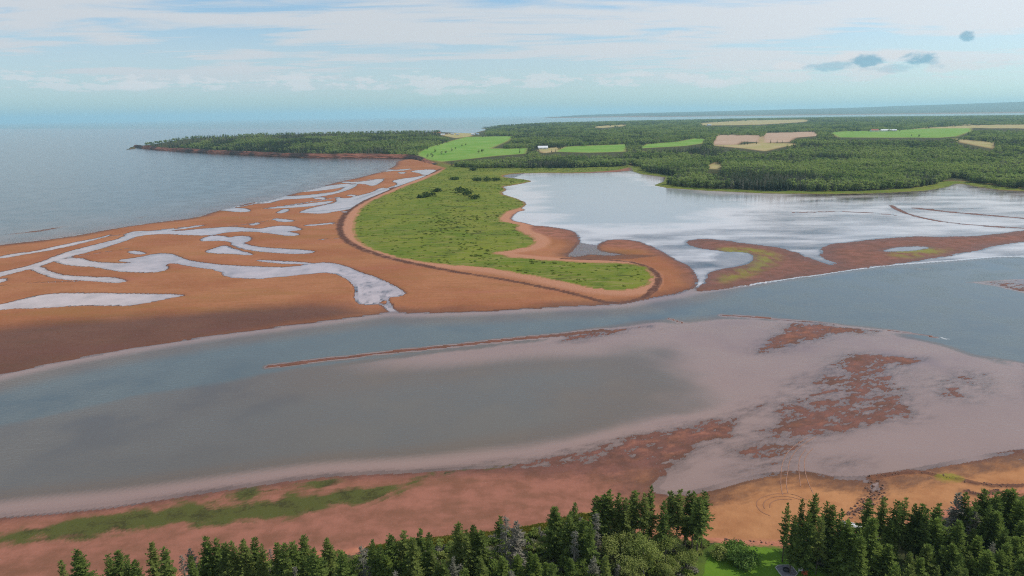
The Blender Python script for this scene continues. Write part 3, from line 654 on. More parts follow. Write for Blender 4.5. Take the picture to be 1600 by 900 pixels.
# ------------------------------------------------------------------ plant shapes
def tube(vs, fs, pts, radii, k=6):
    base = len(vs); n = len(pts)
    for i in range(n):
        d = np.array(pts[min(i + 1, n - 1)], float) - np.array(pts[max(i - 1, 0)], float); d /= np.linalg.norm(d) + 1e-9
        a = np.cross(d, (0, 0, 1)) if abs(d[2]) < 0.9 else np.cross(d, (1, 0, 0)); a /= np.linalg.norm(a); b = np.cross(d, a)
        for j in range(k):
            th = 2 * math.pi * j / k; vs.append(tuple(np.array(pts[i]) + radii[i] * (math.cos(th) * a + math.sin(th) * b)))
    for i in range(n - 1):
        for j in range(k):
            fs.append((base + i * k + j, base + i * k + (j + 1) % k, base + (i + 1) * k + (j + 1) % k, base + (i + 1) * k + j))


def spray(vs, fs, p, d, up, ln, wd):
    d = d / (np.linalg.norm(d) + 1e-9); s = np.cross(d, up); s /= np.linalg.norm(s) + 1e-9
    b = len(vs); m = p + d * ln * 0.45
    vs.extend([tuple(p), tuple(m + s * wd), tuple(p + d * ln), tuple(m - s * wd)]); fs.append((b, b + 1, b + 2, b + 3))


def mesh_of(name, vs, fs, mat, sm=False):
    me = bpy.data.meshes.new(name); me.from_pydata(vs, [], fs); me.update()
    me.materials.append(mat)
    if sm: me.polygons.foreach_set('use_smooth', [True] * len(me.polygons))
    return me


def spruce_meshes(seed, H, rad, t0, mat, step=0.36, dens=1.0, ragged=0.3, low=False):
    R = random.Random(seed); vt, ft, vc, fc = [], [], [], []
    lean = (R.uniform(-.2, .2), R.uniform(-.2, .2))
    ax = lambda t: np.array((lean[0] * t * t, lean[1] * t * t, H * t))
    if not low:
        tube(vt, ft, [ax(t) for t in (0, .05, .3, .6, .9, 1.0)], [0.19 * H / 13, 0.15 * H / 13, 0.12 * H / 13, 0.08 * H / 13, 0.03, 0.012], 7)
        for _ in range(26):      # dead lower branches
            t = R.uniform(.06, t0 + .1); a = R.uniform(0, 6.28); L = R.uniform(.5, 1.3); p = ax(t)
            tube(vt, ft, [p, p + np.array((math.cos(a) * L, math.sin(a) * L, R.uniform(-.35, .05)))], [0.028, 0.008], 3)
    z = t0 * H; ph = [R.uniform(0, 6.28) for _ in range(4)]
    while z < H * 0.985:
        t = z / H; u = (t - t0) / (1 - t0)
        prof = rad * (0.10 + 0.90 * (1 - u) ** 0.82) * min(1.0, 0.62 + u * 3.0)
        nb = max(3, int((4 + 3.2 * (1 - u)) * dens))
        a0 = R.uniform(0, 6.28)
        for k in range(nb):
            a = a0 + 6.283 * k / nb + R.uniform(-.35, .35)
            L = prof * (1 + ragged * math.sin(a * 2 + ph[0] + z * .9) * .6 + R.uniform(-ragged, ragged))
            if R.random() < 0.08: continue
            slope = -0.28 + 0.75 * u + R.uniform(-.12, .12)
            d = np.array((math.cos(a), math.sin(a), slope)); p0 = ax(t) + np.array((0, 0, R.uniform(-.15, .15)))
            side = np.array((-math.sin(a), math.cos(a), 0))
            if low:
                spray(vc, fc, p0, d, np.array((R.uniform(-.5, .5), R.uniform(-.5, .5), 1)), L * 1.1, L * .42 + .12)
                continue
            s = 0.12
            while s < L:
                p = p0 + d * s - np.array((0, 0, 0.10 * s * s / max(L, .5)))
                w = min(0.62, 0.26 + 0.34 * (L - s)) * R.uniform(.8, 1.2)
                for sg in (-1, 1):
                    dd = d * 0.75 + side * sg * R.uniform(.45, .95) + np.array((0, 0, R.uniform(-.35, .12)))
                    spray(vc, fc, p, dd, np.array((R.uniform(-.7, .7), R.uniform(-.7, .7), 1.0)), w * 1.15, w * .34)
                s += 0.30
            spray(vc, fc, p0 + d * (L - .2), d + np.array((0, 0, .2)), np.array((R.uniform(-.6, .6), R.uniform(-.6, .6), 1)), .5, .14)
        z += step * (0.55 + 0.6 * (1 - u) if not low else 1.0) * R.uniform(.85, 1.15)
    top = ax(1.0)
    for a in range(5):
        spray(vc, fc, top - np.array((0, 0, .5)), np.array((math.cos(a * 1.25) * .3, math.sin(a * 1.25) * .3, 1)), np.array((math.sin(a), math.cos(a), .2)), .75, .12)
    return vt, ft, vc, fc


def broadleaf_meshes(seed, H, rad, nleaf, leaf, trunk=True, squash=1.0, lobes=14, stem=0.35):
    R = random.Random(seed); vt, ft, vc, fc = [], [], [], []
    C = []
    for i in range(lobes):
        a = R.uniform(0, 6.28); q = math.sqrt(R.random()) * rad * .72
        h = H * (stem + (1 - stem) * R.uniform(.12, .80) * (1 - .45 * (q / rad) ** 2))
        C.append((np.array((math.cos(a) * q, math.sin(a) * q, h)), rad * R.uniform(.26, .48)))
    if trunk:
        k = np.array((R.uniform(-.3, .3), R.uniform(-.3, .3), H * stem * .9))
        tube(vt, ft, [(0, 0, 0), k * .5, k], [0.2 * H / 9, .16 * H / 9, .12 * H / 9], 7)
        for c, r in C:
            mid = (k + c) / 2 + np.array((R.uniform(-.4, .4), R.uniform(-.4, .4), R.uniform(0, .5)))
            tube(vt, ft, [k * R.uniform(.6, 1), mid, c], [.08 * H / 9, .05 * H / 9, .018], 4)
    for i in range(nleaf):
        c, r = C[R.randrange(lobes)]
        v = np.array((R.gauss(0, 1), R.gauss(0, 1), R.gauss(0, 1))); v /= np.linalg.norm(v)
        if v[2] < -.35: v[2] *= -.5
        p = c + v * r * (R.random() ** .33) * np.array((1, 1, squash)) * (1 + .25 * math.sin(v[0] * 5 + v[1] * 4))
        d = v * .6 + np.array((R.uniform(-1, 1), R.uniform(-1, 1), R.uniform(-.8, .5)))
        spray(vc, fc, p, d, v + np.array((R.uniform(-.6, .6), R.uniform(-.6, .6), R.uniform(0, .8))), leaf * R.uniform(.7, 1.3), leaf * .38)
    return vt, ft, vc, fc


def dead_meshes(seed, H, rad, twigs=True):
    R = random.Random(seed); vt, ft, vc, fc = [], [], [], []
    tube(vt, ft, [(0, 0, 0), (.1, 0, H * .4), (.05, .12, H * .75), (.12, .1, H)], [.17, .13, .07, .015], 6)
    z = H * .18
    while z < H * .97:
        u = z / H; L = rad * (1.05 - u) * R.uniform(.5, 1.25) + .15; a = R.uniform(0, 6.28)
        p = np.array((.08, .05, z)); q = p + np.array((math.cos(a) * L, math.sin(a) * L, R.uniform(-.35, .25) * L)); mid = (p + q) / 2 + np.array((0, 0, .12 * L))
        tube(vt, ft, [p, mid, q], [.035, .024, .008], 3)
        for _ in range(4):
            s = p + (q - p) * R.uniform(.35, 1); tube(vt, ft, [s, s + np.array((R.uniform(-.5, .5), R.uniform(-.5, .5), R.uniform(-.3, .3)))], [.014, .005], 3)
        if twigs:
            for _ in range(9):
                s = p + (q - p) * R.uniform(.2, 1.05); spray(vc, fc, s, np.array((math.cos(a + R.uniform(-1, 1)), math.sin(a + R.uniform(-1, 1)), R.uniform(-.7, .2))), np.array((R.uniform(-1, 1), R.uniform(-1, 1), 1)), R.uniform(.3, .7), .07)
        z += .13
    return vt, ft, vc, fc


def proto(trunk_name, crown_name, parts, bark, leaf):
    vt, ft, vc, fc = parts
    return (mesh_of(trunk_name, vt, ft, bark, True) if vt else None, mesh_of(crown_name, vc, fc, leaf) if vc else None)


KIT = {
    's': [proto('trunk', 'crown', spruce_meshes(i, 13, (2.0, 2.7, 2.3, 3.0, 2.5, 2.2, 2.8, 1.8)[i], (.12, .2, .3, .1, .16, .25, .14, .34)[i], M_SPRUCE, ragged=(.3, .45, .5, .35, .55, .3, .4, .5)[i], dens=(1, 1.1, .9, 1.1, .85, 1, 1, .9)[i]), M_BARK, M_SPRUCE) for i in range(8)],
    't': [proto('trunk', 'crown', spruce_meshes(20 + i, 14, (1.8, 2.3, 2.0, 1.7)[i], (.36, .45, .5, .3)[i], M_SPRUCE, ragged=.5), M_BARK, M_SPRUCE) for i in range(4)],
    'b': [proto('trunk', 'crown', spruce_meshes(40 + i, 12, 3.2, .06, M_BRIGHT, dens=1.3), M_BARK, M_BRIGHT) for i in range(3)],
    'g': [proto('trunk', 'crown', spruce_meshes(60 + i, 12, 2.0, .18, M_GREYN, dens=.75, ragged=.45), M_GREYB, M_GREYN) for i in range(2)],
    'd': [proto('trunk', 'crown', dead_meshes(80 + i, 11, 1.9), M_GREYB, M_GREYN) for i in range(3)],
    'w': [proto('trunk', 'crown', broadleaf_meshes(100 + i, 9, 4.0, 5200, .30, True, .8, 20), M_GREYB, M_WILLOW) for i in range(3)],
    'm': [proto('trunk', 'crown', broadleaf_meshes(120 + i, 7, 2.4, 2600, .28, True, .9, 10, .2), M_BARK, M_BRIGHT) for i in range(2)],
}
KITH = {'s': 13, 't': 14, 'b': 12, 'g': 12, 'd': 11, 'w': 9, 'm': 7}


def ground_z(P):
    return terrain(np.asarray(P, float))[0]


def plant(kind, idx, x, y, z, s, rot, name, label, cat, group, sx=1.0):
    e = link(name, None, label=label, category=cat)
    if group: e['group'] = group
    e.location = (x, y, z - 0.05); e.rotation_euler = (0, 0, rot); e.scale = (s * sx, s * sx, s)
    tm, cm = KIT[kind][idx % len(KIT[kind])]
    if tm: link('trunk', tm, e)
    if cm: link('crown', cm, e)
    return e


ORD = 'first second third fourth fifth sixth seventh eighth ninth tenth eleventh twelfth thirteenth fourteenth fifteenth sixteenth seventeenth eighteenth nineteenth twentieth twenty-first twenty-second'.split()
NEAR = []   # (top column, top row, height, kind, label, group)
def add(lst, h, kind, label, group, jit=0.0):
    for n_, q in enumerate(lst):
        NEAR.append((q[0], q[1], (q[2] if len(q) > 2 else h) * (1 + random.uniform(-jit, jit)), kind, label % ORD[n_] if '%s' in label else label, group))


LEFT = '%s dark spruce of the shoreline row below the seaweed band, counted from its open-sand end'
MID = '%s dark spruce of the dune-grass thicket, counted from the shoreline row towards the willows'
TALL = '%s tall bare-trunked spruce behind the pale willows, counted from the red sand gap'
CLUMP = '%s near-black spruce of the dense clump by the patio, counted from the lawn'
LINE = '%s thin spruce with grey bare trunk behind the shaded clearing, counted from the white hull'
WOODR = '%s dark spruce at the dune edge of the thick wood, counted from the grey spruce'
add([(95, 876), (121, 860), (170, 867), (184, 861), (196, 868), (210, 875), (236, 847), (257, 855), (297, 868), (322, 838), (336, 841), (351, 849), (362, 847), (380, 843), (396, 841), (409, 851), (432, 849), (443, 849), (457, 846), (474, 837), (489, 858), (511, 841)], 12, 's', LEFT, 'spruces along the pink beach', .08)
add([(535, 862), (582, 843), (593, 851), (611, 837), (629, 829), (644, 840), (657, 825), (670, 832), (715, 817), (728, 829), (741, 820), (753, 829), (782, 806), (867, 793), (890, 800), (898, 785), (910, 812), (922, 818)], 12, 's', MID, 'spruces by the dune grass', .08)
add([(934, 775), (944, 773), (953, 766), (969, 770), (980, 778), (991, 767), (1008, 772), (1017, 760), (1038, 783), (1050, 768), (1061, 766), (1075, 768), (1086, 768), (1094, 776), (1101, 767)], 14, 't', TALL, 'tall bare-trunked spruces', .05)
add([(1231, 787), (1255, 780), (1274, 773), (1293, 785), (1302, 790), (1317, 795), (1243, 805), (1265, 800), (1285, 803)], 13, 's', CLUMP, 'spruces beside the patio', .06)
add([(1357, 779), (1382, 777), (1403, 782), (1414, 777), (1430, 787), (1441, 787), (1466, 787), (1452, 795)], 13, 't', LINE, 'thin spruces behind the clearing', .05)
add([(1512, 770), (1541, 765), (1559, 768), (1573, 766), (1527, 785), (1548, 790)], 12, 's', WOODR, 'spruces of the right-hand wood', .06)
add([(1327, 815, 12)], 12, 'b', 'broad bright-green young spruce in front of the white hull', None)
add([(1364, 810, 13)], 13, 'b', 'tall bright-green spruce with sunlit yellowish edge above the red clearing', None)
add([(1345, 838, 11)], 11, 'b', 'bushy bright-green spruce wedged between two larger bright spruces', None)
add([(1466, 811, 11), (1500, 814, 11), (1585, 765, 12), (1598, 778, 12), (1560, 800, 11), (1590, 838, 10), (1530, 838, 9), (1490, 850, 9), (1450, 850, 9), (1565, 860, 9), (1440, 872, 8), (1600, 872, 9), (1520, 872, 8)], 11, 'b', 'bushy light-green spruce inside the thick wood by the dunes', 'light-green spruces of the right-hand wood')
add([(1499, 771, 12), (1525, 800, 10), (1552, 848, 9)], 11, 'g', 'grey lichen-covered spruce inside the thick wood by the dunes', 'grey spruces of the right-hand wood')
add([(807, 815, 12)], 12, 'g', 'broad grey dying spruce among the green ones by the dune grass', None)
add([(898, 826, 11)], 11, 'd', 'bare white-grey dead spruce with twisting branches beside the willows', None)
add([(931, 800, 12)], 12, 'd', 'slim grey dead trunk standing against the red sand gap', None)
add([(564, 850, 9), (790, 803, 13)], 9, 'd', 'thin leafless grey snag sticking up between the shoreline spruces', 'thin snags in the shoreline row')
add([(965, 828, 9), (1008, 836, 9), (1040, 818, 9)], 9, 'w', 'large pale-green willow crown in front of the tall bare-trunked spruces', 'pale willows')
add([(1075, 853, 5.5), (985, 866, 7), (1045, 868, 6)], 6, 'w', 'small pale willow at the edge of the mowed lawn', 'small willows by the lawn')
R_ = random.Random(5)
for x in range(286, 985, 11):        # second row, nearer, behind the shoreline row
    k = R_.choice('sssmmmbbgd'); yt = R_.uniform(856, 893)
    lab = {'s': 'low dark spruce in the shaded second row of the near thicket', 'm': 'leafy green sapling in the second row of the near thicket', 'b': 'bushy green young spruce in the second row of the near thicket',
           'g': 'grey half-dead spruce in the second row of the near thicket', 'd': 'small bare dead tree in the second row of the near thicket'}[k]
    add([(x + R_.uniform(-7, 7), yt)], {'s': 9, 'm': 6, 'b': 7.5, 'g': 8.5, 'd': 7}[k] * R_.uniform(.85, 1.15), k, lab, lab.replace(' in ', 's in ', 1))
for x in range(1400, 1610, 24):
    for yt in (822, 858, 888):
        add([(x + R_.uniform(-9, 9), yt + R_.uniform(-10, 10))], R_.uniform(7.5, 10), R_.choice('ssb'), 'understorey spruce deep inside the thick wood by the dunes', 'understorey spruces of the right-hand wood')
tp = np.array([(q[0], q[1]) for q in NEAR]); hh = np.array([q[2] for q in NEAR]); zg = np.full(len(NEAR), 3.0)
for _ in range(3):
    d = ray(tp[:, 0], tp[:, 1]); tt = (zg + hh - CAM_H) / d[:, 2]; XY = np.stack([d[:, 0] * tt, d[:, 1] * tt], 1); zg = np.maximum(ground_z(XY), 0.4)
NAMES = {'s': ('spruce_tree', 'tree'), 't': ('spruce_tree', 'tree'), 'b': ('spruce_tree', 'tree'), 'g': ('grey_spruce', 'tree'), 'd': ('dead_tree', 'dead tree'), 'w': ('willow_tree', 'tree'), 'm': ('sapling', 'tree')}
for i, q in enumerate(NEAR):
    k = q[3]; plant(k, i, XY[i, 0], XY[i, 1], zg[i], q[2] / KITH[k], R_.uniform(0, 6.28), NAMES[k][0], q[4], NAMES[k][1], q[5], (.8 if 'patio' in q[4] and k == 's' else R_.uniform(.85, 1.15)))

# ------------------------------------------------------------------ bushes
def bush(name, px, py, rad, h, n, leaf, mat, label, z, group=None, seed=0, land=False):
    p = G([(px, py)], z)[0]; gz = float(ground_z([p])[0])
    e = link(name, None, label=label, category='bush')
    if group: e['group'] = group
    e.location = (p[0], p[1], gz - .05)
    vt, ft, vc, fc = broadleaf_meshes(seed, h, rad, n, leaf, True, .75, 16, .05)
    link('stems', mesh_of('stems', vt, ft, M_BARK, True), e); link('foliage', mesh_of('foliage', vc, fc, mat), e)


bush('leafy_bush', 1163, 880, 3.3, 3.2, 3200, .42, M_BUSH, 'big round leafy bush casting shade on the mowed lawn', 3.0, seed=201)
bush('leafy_bush', 1126, 868, 2.2, 2.2, 1800, .30, M_WILLOW, 'looser yellowish bush between the lawn and the willows', 3.0, seed=202)
bush('leafy_bush', 1148, 858, 2.6, 2.0, 1800, .34, M_BUSH, 'low bush at the top of the red bank beyond the lawn', 3.0, seed=203)
for i, (x, y, r_b, hb) in enumerate([(660, 309, 6, 3), (671, 307, 8, 5), (682, 300, 6, 4), (720, 301, 8, 6), (730, 305, 10, 6), (741, 311, 7, 4), (746, 283, 9, 4), (762, 283, 11, 4), (775, 282, 7, 3), (710, 281, 8, 3), (740, 267, 7, 5)]):
    bush('dune_shrub', x, y, r_b, hb, 260, 1.7, M_SHRUB, 'dark green shrub growing on the grassy spit', 0.8, 'shrubs on the grassy spit', 300 + i)

# ------------------------------------------------------------------ woods across the lagoon: counted front trees and the mass behind
W_S = [spruce_meshes(400 + i, 12, 2.2, .08, None, step=.55, dens=.85, low=True) for i in range(4)]
W_D = [broadleaf_meshes(420 + i, 11, 3.3, 190, 1.35, False, .9, 9, .12) for i in range(4)]


def small_trunk(h):
    vs, fs = [], []; tube(vs, fs, [(0, 0, 0), (0, 0, h * .6), (0, 0, h * .92)], [.22, .14, .03], 5); return vs, fs


TR = mesh_of('trunk', *small_trunk(12), M_GREYB, True)
M_WS = [mesh_of('crown', a[2], a[3], M_WOOD_S) for a in W_S]; M_WD = [mesh_of('crown', a[2], a[3], M_WOOD_D) for a in W_D]
M_WG = [mesh_of('crown', a[2], a[3], M_GREYN) for a in [dead_meshes(440, 11, 2.0), spruce_meshes(441, 12, 1.7, .15, None, step=.8, dens=.6, low=True)]]


def wood_points(n, r0_, r1_, a0=-41, a1=41):
    a = np.radians(RNG.uniform(a0, a1, n)); r = np.sqrt(RNG.uniform(r0_ ** 2, r1_ ** 2, n))
    P = np.stack([np.sin(a) * r, np.cos(a) * r], 1)
    s = sdf(P, P_MAIN, 900)
    ok = s > np.where(P[:, 0] > -120, 17, 10) + 9 * fbm(P[:, 0] / 30, P[:, 1] / 30, 3, 8)
    P = P[ok]; s = s[ok]; z = main_height(P, s)
    keep = np.ones(len(P), bool)
    for hgt in (0.0, 5.0, 9.0, 13.0):
        px, py = project(P[:, 0], P[:, 1], z + hgt)
        px = px + RNG.normal(0, 2.2, len(px)); py = py + RNG.normal(0, .7, len(py))
        for q in PX_FIELD: keep &= ~inpoly(px, py, q)
    px, py = project(P[:, 0], P[:, 1], z)
    keep &= ~inpoly(px, py, np.array([(985, 256), (1000, 262), (985, 275), (970, 268)], float)) & ~inpoly(px, py, np.array([(1462, 297), (1485, 278), (1512, 280), (1525, 292), (1495, 300)], float))
    keep &= (px > 221) & ~inpoly(px, py, np.array([(690, 190), (760, 200), (760, 214), (690, 218)], float))
    return P[keep], z[keep], s[keep], px[keep], py[keep]


# front row, one by one
FP, FZ, FS, fx, fy = wood_points(60000, 560, 1500, -20, 41)
cand = np.where((FS < 34) & (FP[:, 0] > -160))[0]
chosen = []; cell = set()
for c in cand:
    key = (int(FP[c, 0] // 5), int(FP[c, 1] // 5))
    if key in cell: continue
    cell.add(key); chosen.append(c)
chosen = sorted(chosen, key=lambda c: math.hypot(FP[c, 0], FP[c, 1]))[:260]
for i, c in enumerate(chosen):
    con = fbm(np.array([FP[c, 0] / 60]), np.array([FP[c, 1] / 60]), 3, 12)[0] > 0.02 or fx[c] < 1000
    grey = R_.random() < .10
    kd, nm_ = ('bare grey tree', 'grey_tree') if grey else ('dark pointed spruce', 'spruce_tree') if con else ('round-crowned broadleaf tree', 'broadleaf_tree')
    where = 'on the wooded point beside the creek mouth' if fx[c] < 1130 else 'beside the small gravel inlet' if 1420 < fx[c] < 1560 else 'on the long green lagoon shore'
    e = link(nm_, None, category='tree', group='%ss %s' % (kd, where), label='front-row %s of the wood %s' % (kd, where))
    e.location = (FP[c, 0], FP[c, 1], FZ[c] - .1); e.rotation_euler = (0, 0, R_.uniform(0, 6.28)); s = R_.uniform(.75, 1.15); e.scale = (s, s, s)
    link('trunk', TR, e); link('crown', (R_.choice(M_WG) if grey else R_.choice(M_WS) if con else R_.choice(M_WD)), e)

kit = bpy.data.collections.new('wood_kit')
for i, me_ in enumerate(M_WS + M_WD + M_WG): kit.objects.link(bpy.data.objects.new('kit_%02d' % i, me_))


def clump(meshes, n, rad, seed):
    R = random.Random(seed); vs, fs = [], []
    for _ in range(n):
        a = R.choice(meshes); b = len(vs); ang = R.uniform(0, 6.28); ca, sa = math.cos(ang), math.sin(ang); sc = R.uniform(.8, 1.15); ox, oy = R.uniform(-rad, rad), R.uniform(-rad, rad)
        keep = [f for f in a[3] if R.random() < .5]
        for v_ in a[2]: vs.append(((v_[0] * ca - v_[1] * sa) * sc * 1.2 + ox, (v_[0] * sa + v_[1] * ca) * sc * 1.2 + oy, v_[2] * sc))
        fs.extend([tuple(j + b for j in f) for f in keep])
    return vs, fs


for i, (src, mt) in enumerate([(W_S, M_WOOD_S), (W_D, M_WOOD_D), (W_S, M_WOOD_S), (W_D, M_WOOD_D)]):
    vs, fs = clump(src, 5, 9, 500 + i); kit.objects.link(bpy.data.objects.new('kit_%02d' % (10 + i), mesh_of('clump', vs, fs, mt)))


def wood_object(name, P, z, s, label, far):
    n = len(P); con = fbm(P[:, 0] / 75, P[:, 1] / 110, 4, 12) + RNG.normal(0, .07, n) > np.where(P[:, 0] > 330, 0.08, 0.0)
    if not far:
        idx = np.where(con, RNG.integers(0, 4, n), RNG.integers(4, 8, n)); gm = (fbm(P[:, 0] / 70, P[:, 1] / 70, 3, 55) > .12) & (RNG.random(n) < .45) | (RNG.random(n) < .03); idx = np.where(gm, RNG.integers(8, 10, n), idx)
    else:
        idx = np.where(con, RNG.choice([10, 12], n), RNG.choice([11, 13], n))
    sc = RNG.uniform(.72, 1.18, n) * (0.9 + .25 * fbm(P[:, 0] / 40, P[:, 1] / 40, 2, 61))
    me = bpy.data.meshes.new(name); me.vertices.add(n); me.vertices.foreach_set('co', np.column_stack([P, z - .2]).astype(np.float32).ravel())
    for k, v, ty in (('idx', idx.astype(np.int32), 'INT'), ('scl', sc.astype(np.float32), 'FLOAT'), ('rotz', RNG.uniform(0, 6.28, n).astype(np.float32), 'FLOAT')):
        at = me.attributes.new(k, ty, 'POINT'); at.data.foreach_set('value', v)
    o = link(name, me, kind='stuff', label=label, category='wood')
    ng = bpy.data.node_groups.new(name, 'GeometryNodeTree')
    ng.interface.new_socket('Geometry', in_out='INPUT', socket_type='NodeSocketGeometry'); ng.interface.new_socket('Geometry', in_out='OUTPUT', socket_type='NodeSocketGeometry')
    N = ng.nodes; L = ng.links; gi = N.new('NodeGroupInput'); go = N.new('NodeGroupOutput')
    ip = N.new('GeometryNodeInstanceOnPoints'); ci = N.new('GeometryNodeCollectionInfo'); ci.inputs['Collection'].default_value = kit
    ci.inputs['Separate Children'].default_value = True; ci.inputs['Reset Children'].default_value = True
    def na(nm_, ty):
        a = N.new('GeometryNodeInputNamedAttribute'); a.data_type = ty; a.inputs['Name'].default_value = nm_; return a.outputs[0]
    cx = N.new('ShaderNodeCombineXYZ'); L.new(na('rotz', 'FLOAT'), cx.inputs[2])
    L.new(gi.outputs[0], ip.inputs['Points']); L.new(ci.outputs[0], ip.inputs['Instance']); ip.inputs['Pick Instance'].default_value = True
    L.new(na('idx', 'INT'), ip.inputs['Instance Index']); L.new(cx.outputs[0], ip.inputs['Rotation']); L.new(na('scl', 'FLOAT'), ip.inputs['Scale']); L.new(ip.outputs[0], go.inputs[0])
    md = o.modifiers.new('wood', 'NODES'); md.node_group = ng
    return o


P, z, s, a_, b_ = wood_points(52000, 560, 1250, -20, 42)
ch = FP[chosen]; far_enough = np.ones(len(P), bool)
cells = {(int(q[0] // 4), int(q[1] // 4)) for q in ch}
far_enough = np.array([(int(q[0] // 4), int(q[1] // 4)) not in cells for q in P])
wood_object('lagoon_wood', P[far_enough], z[far_enough], s[far_enough], 'dense dark wood behind the lagoon shore', False)
P, z, s, a_, b_ = wood_points(62000, 1250, 2300); hd = P[:, 0] < -230
wood_object('mainland_wood', P[~hd], z[~hd], s[~hd], 'woods between the farm fields of the mainland', False)
P2h, z2h = P[hd], z[hd]
P, z, s, a_, b_ = wood_points(30000, 2300, 4500); hd2 = (P[:, 0] < -230) & (P[:, 1] < 3300)
wood_object('headland_wood', np.vstack([P2h, P[hd2]]), np.concatenate([z2h, z[hd2]]), None, 'dense green wood on top of the red-cliffed headland', False)
wood_object('far_wood', P[~hd2], z[~hd2], None, 'far woods beyond the ploughed fields', True)
P, z, s, a_, b_ = wood_points(42000, 4500, 9500)
wood_object('horizon_wood', P, z, None, 'hazy woods near the far inlet', True)

# ------------------------------------------------------------------ red cliffs of the headland
def sea_cliff():
    line = G(smooth(SHORE_N[0:10], 3, False)); seg = np.r_[0, np.cumsum(np.hypot(*np.diff(line, axis=0).T))]
    u = np.arange(0, seg[-1], 5.0); X = np.interp(u, seg, line[:, 0]); Y = np.interp(u, seg, line[:, 1])
    T = np.gradient(np.stack([X, Y], 1), axis=0); T /= np.linalg.norm(T, axis=1)[:, None]; Nn = np.stack([-T[:, 1], T[:, 0]], 1)   # inland
    if (Nn[len(u) // 2, 1]) < 0: Nn = -Nn
    rows = 7; vs = []; n = len(u)
    hgt = 9.5 + 5 * fbm(u / 60, u * 0, 4, 91) ; hgt *= 1 - .75 * sst(seg[-1] - 260, seg[-1] - 20, u)
    for k in range(rows):
        f = k / (rows - 1); off = -1.5 + 9 * f ** 1.6 + 5.0 * fbm(u / 14, u * 0 + k * 1.7, 3, 93) * (1 - .4 * f) + 7 * fbm(u / 45, u * 0, 2, 94)
        vs.append(np.column_stack([X + Nn[:, 0] * off, Y + Nn[:, 1] * off, -0.6 + (hgt + 1.0) * f]))
    V = np.vstack(vs); q = np.array([(k * n + i, k * n + i + 1, (k + 1) * n + i + 1, (k + 1) * n + i) for k in range(rows - 1) for i in range(n - 1)])
    m, t = new_mat('cliff_rock'); pos = t.node('ShaderNodeNewGeometry').outputs['Position']
    a = t.noise(t.scale(pos, (.03, .03, .5)), 1, 5, .6); b = t.noise(pos, .012, 3, .5)
    c = t.mix(t.step(a, .35, .65), (.20, .075, .05), (.34, .14, .09)); c = t.mix(t.step(b, .45, .6), c, (.075, .050, .045))
    p = t.node('ShaderNodeBsdfPrincipled'); t.put(p.inputs['Base Color'], c); p.inputs['Roughness'].default_value = .95; p.inputs['Specular IOR Level'].default_value = .1; finish(t, p.outputs[0])
    link('sea_cliff', quick_mesh('sea_cliff', V, q, m, None, False), kind='structure', label='dark red cliff below the wooded headland', category='cliff')


sea_cliff()

# ------------------------------------------------------------------ hedgerow and field trees
M_PALE = leaf_mat('silver_leaves', (0.26, 0.29, 0.25), (0.36, 0.38, 0.35), (0.30, 0.33, 0.28), .2, .05)
FT = [('f', 'd', [(668, 242), (674, 240), (680, 237), (676, 243), (690, 239), (697, 239), (706, 236), (712, 234), (722, 229), (728, 228)], 'rounded tree of the hedge crossing the bright green coastal field'),
      ('f', 'd', [(748, 239), (754, 239)], 'lone small tree in the bright green coastal field'), ('f', 's', [(1158, 226), (1163, 226), (1168, 226), (1182, 225)], 'dark tree clumped at the corner of the ploughed field'),
      ('f', 'd', [(1236, 223), (1242, 223), (1248, 222), (1256, 222), (1264, 222), (1272, 221), (1280, 220)], 'hedge tree along the foot of the ploughed field'),
      ('f', 's', [(1204, 224), (1214, 224), (1222, 224)], 'small dark tree on the straw-coloured strip'), ('f', 'd', [(1357, 206), (1406, 206), (1424, 213), (1436, 215)], 'small tree standing in the green farm field'),
      ('p', 'd', [(1503, 219), (1499, 220), (1516, 219), (1522, 218)], 'silvery pale tree at the end of the farm lane'),
      ('f', 's', [(812, 239), (832, 236), (862, 238), (868, 238)], 'dark tree beside the white farmhouse')]
for kind, sp_, pts, lab in FT:
    W_ = GL(pts); zz = land_h(W_[:, 0], W_[:, 1])
    for i, q in enumerate(W_):
        e = link('hedge_tree', None, category='tree', label=lab, group=lab + ' (row)')
        e['group'] = lab.replace('tree', 'trees', 1); zf = float(ground_z([q])[0]); e.location = (q[0], q[1], zf - .1); sc_ = random.uniform(.6, .95); e.scale = (sc_, sc_, sc_)
        link('trunk', TR, e)
        if kind == 'p':
            a4 = W_D[i % 4]; link('crown', mesh_of('crown', a4[2], a4[3], M_PALE), e)
        else: link('crown', (M_WD if sp_ == 'd' else M_WS)[i % 4], e)

# ------------------------------------------------------------------ farm buildings and cottages
def box_mesh(name, x0, x1, y0, y1, z0, z1, mat):
    v = [(x, y, z) for z in (z0, z1) for y in (y0, y1) for x in (x0, x1)]
    f = [(0, 2, 3, 1), (4, 5, 7, 6), (0, 1, 5, 4), (2, 6, 7, 3), (0, 4, 6, 2), (1, 3, 7, 5)]
    return mesh_of(name, v, f, mat)


PAINT = {k: plain_mat('paint_' + k, c) for k, c in dict(white=(.78, .78, .76), cream=(.55, .48, .36), grey=(.40, .42, .44), red=(.34, .10, .07), brown=(.22, .14, .09), metal=(.72, .75, .80), blue=(.30, .40, .52)).items()}
GLASS = plain_mat('window_glass', (.05, .06, .08), None, 3, .2, .5)


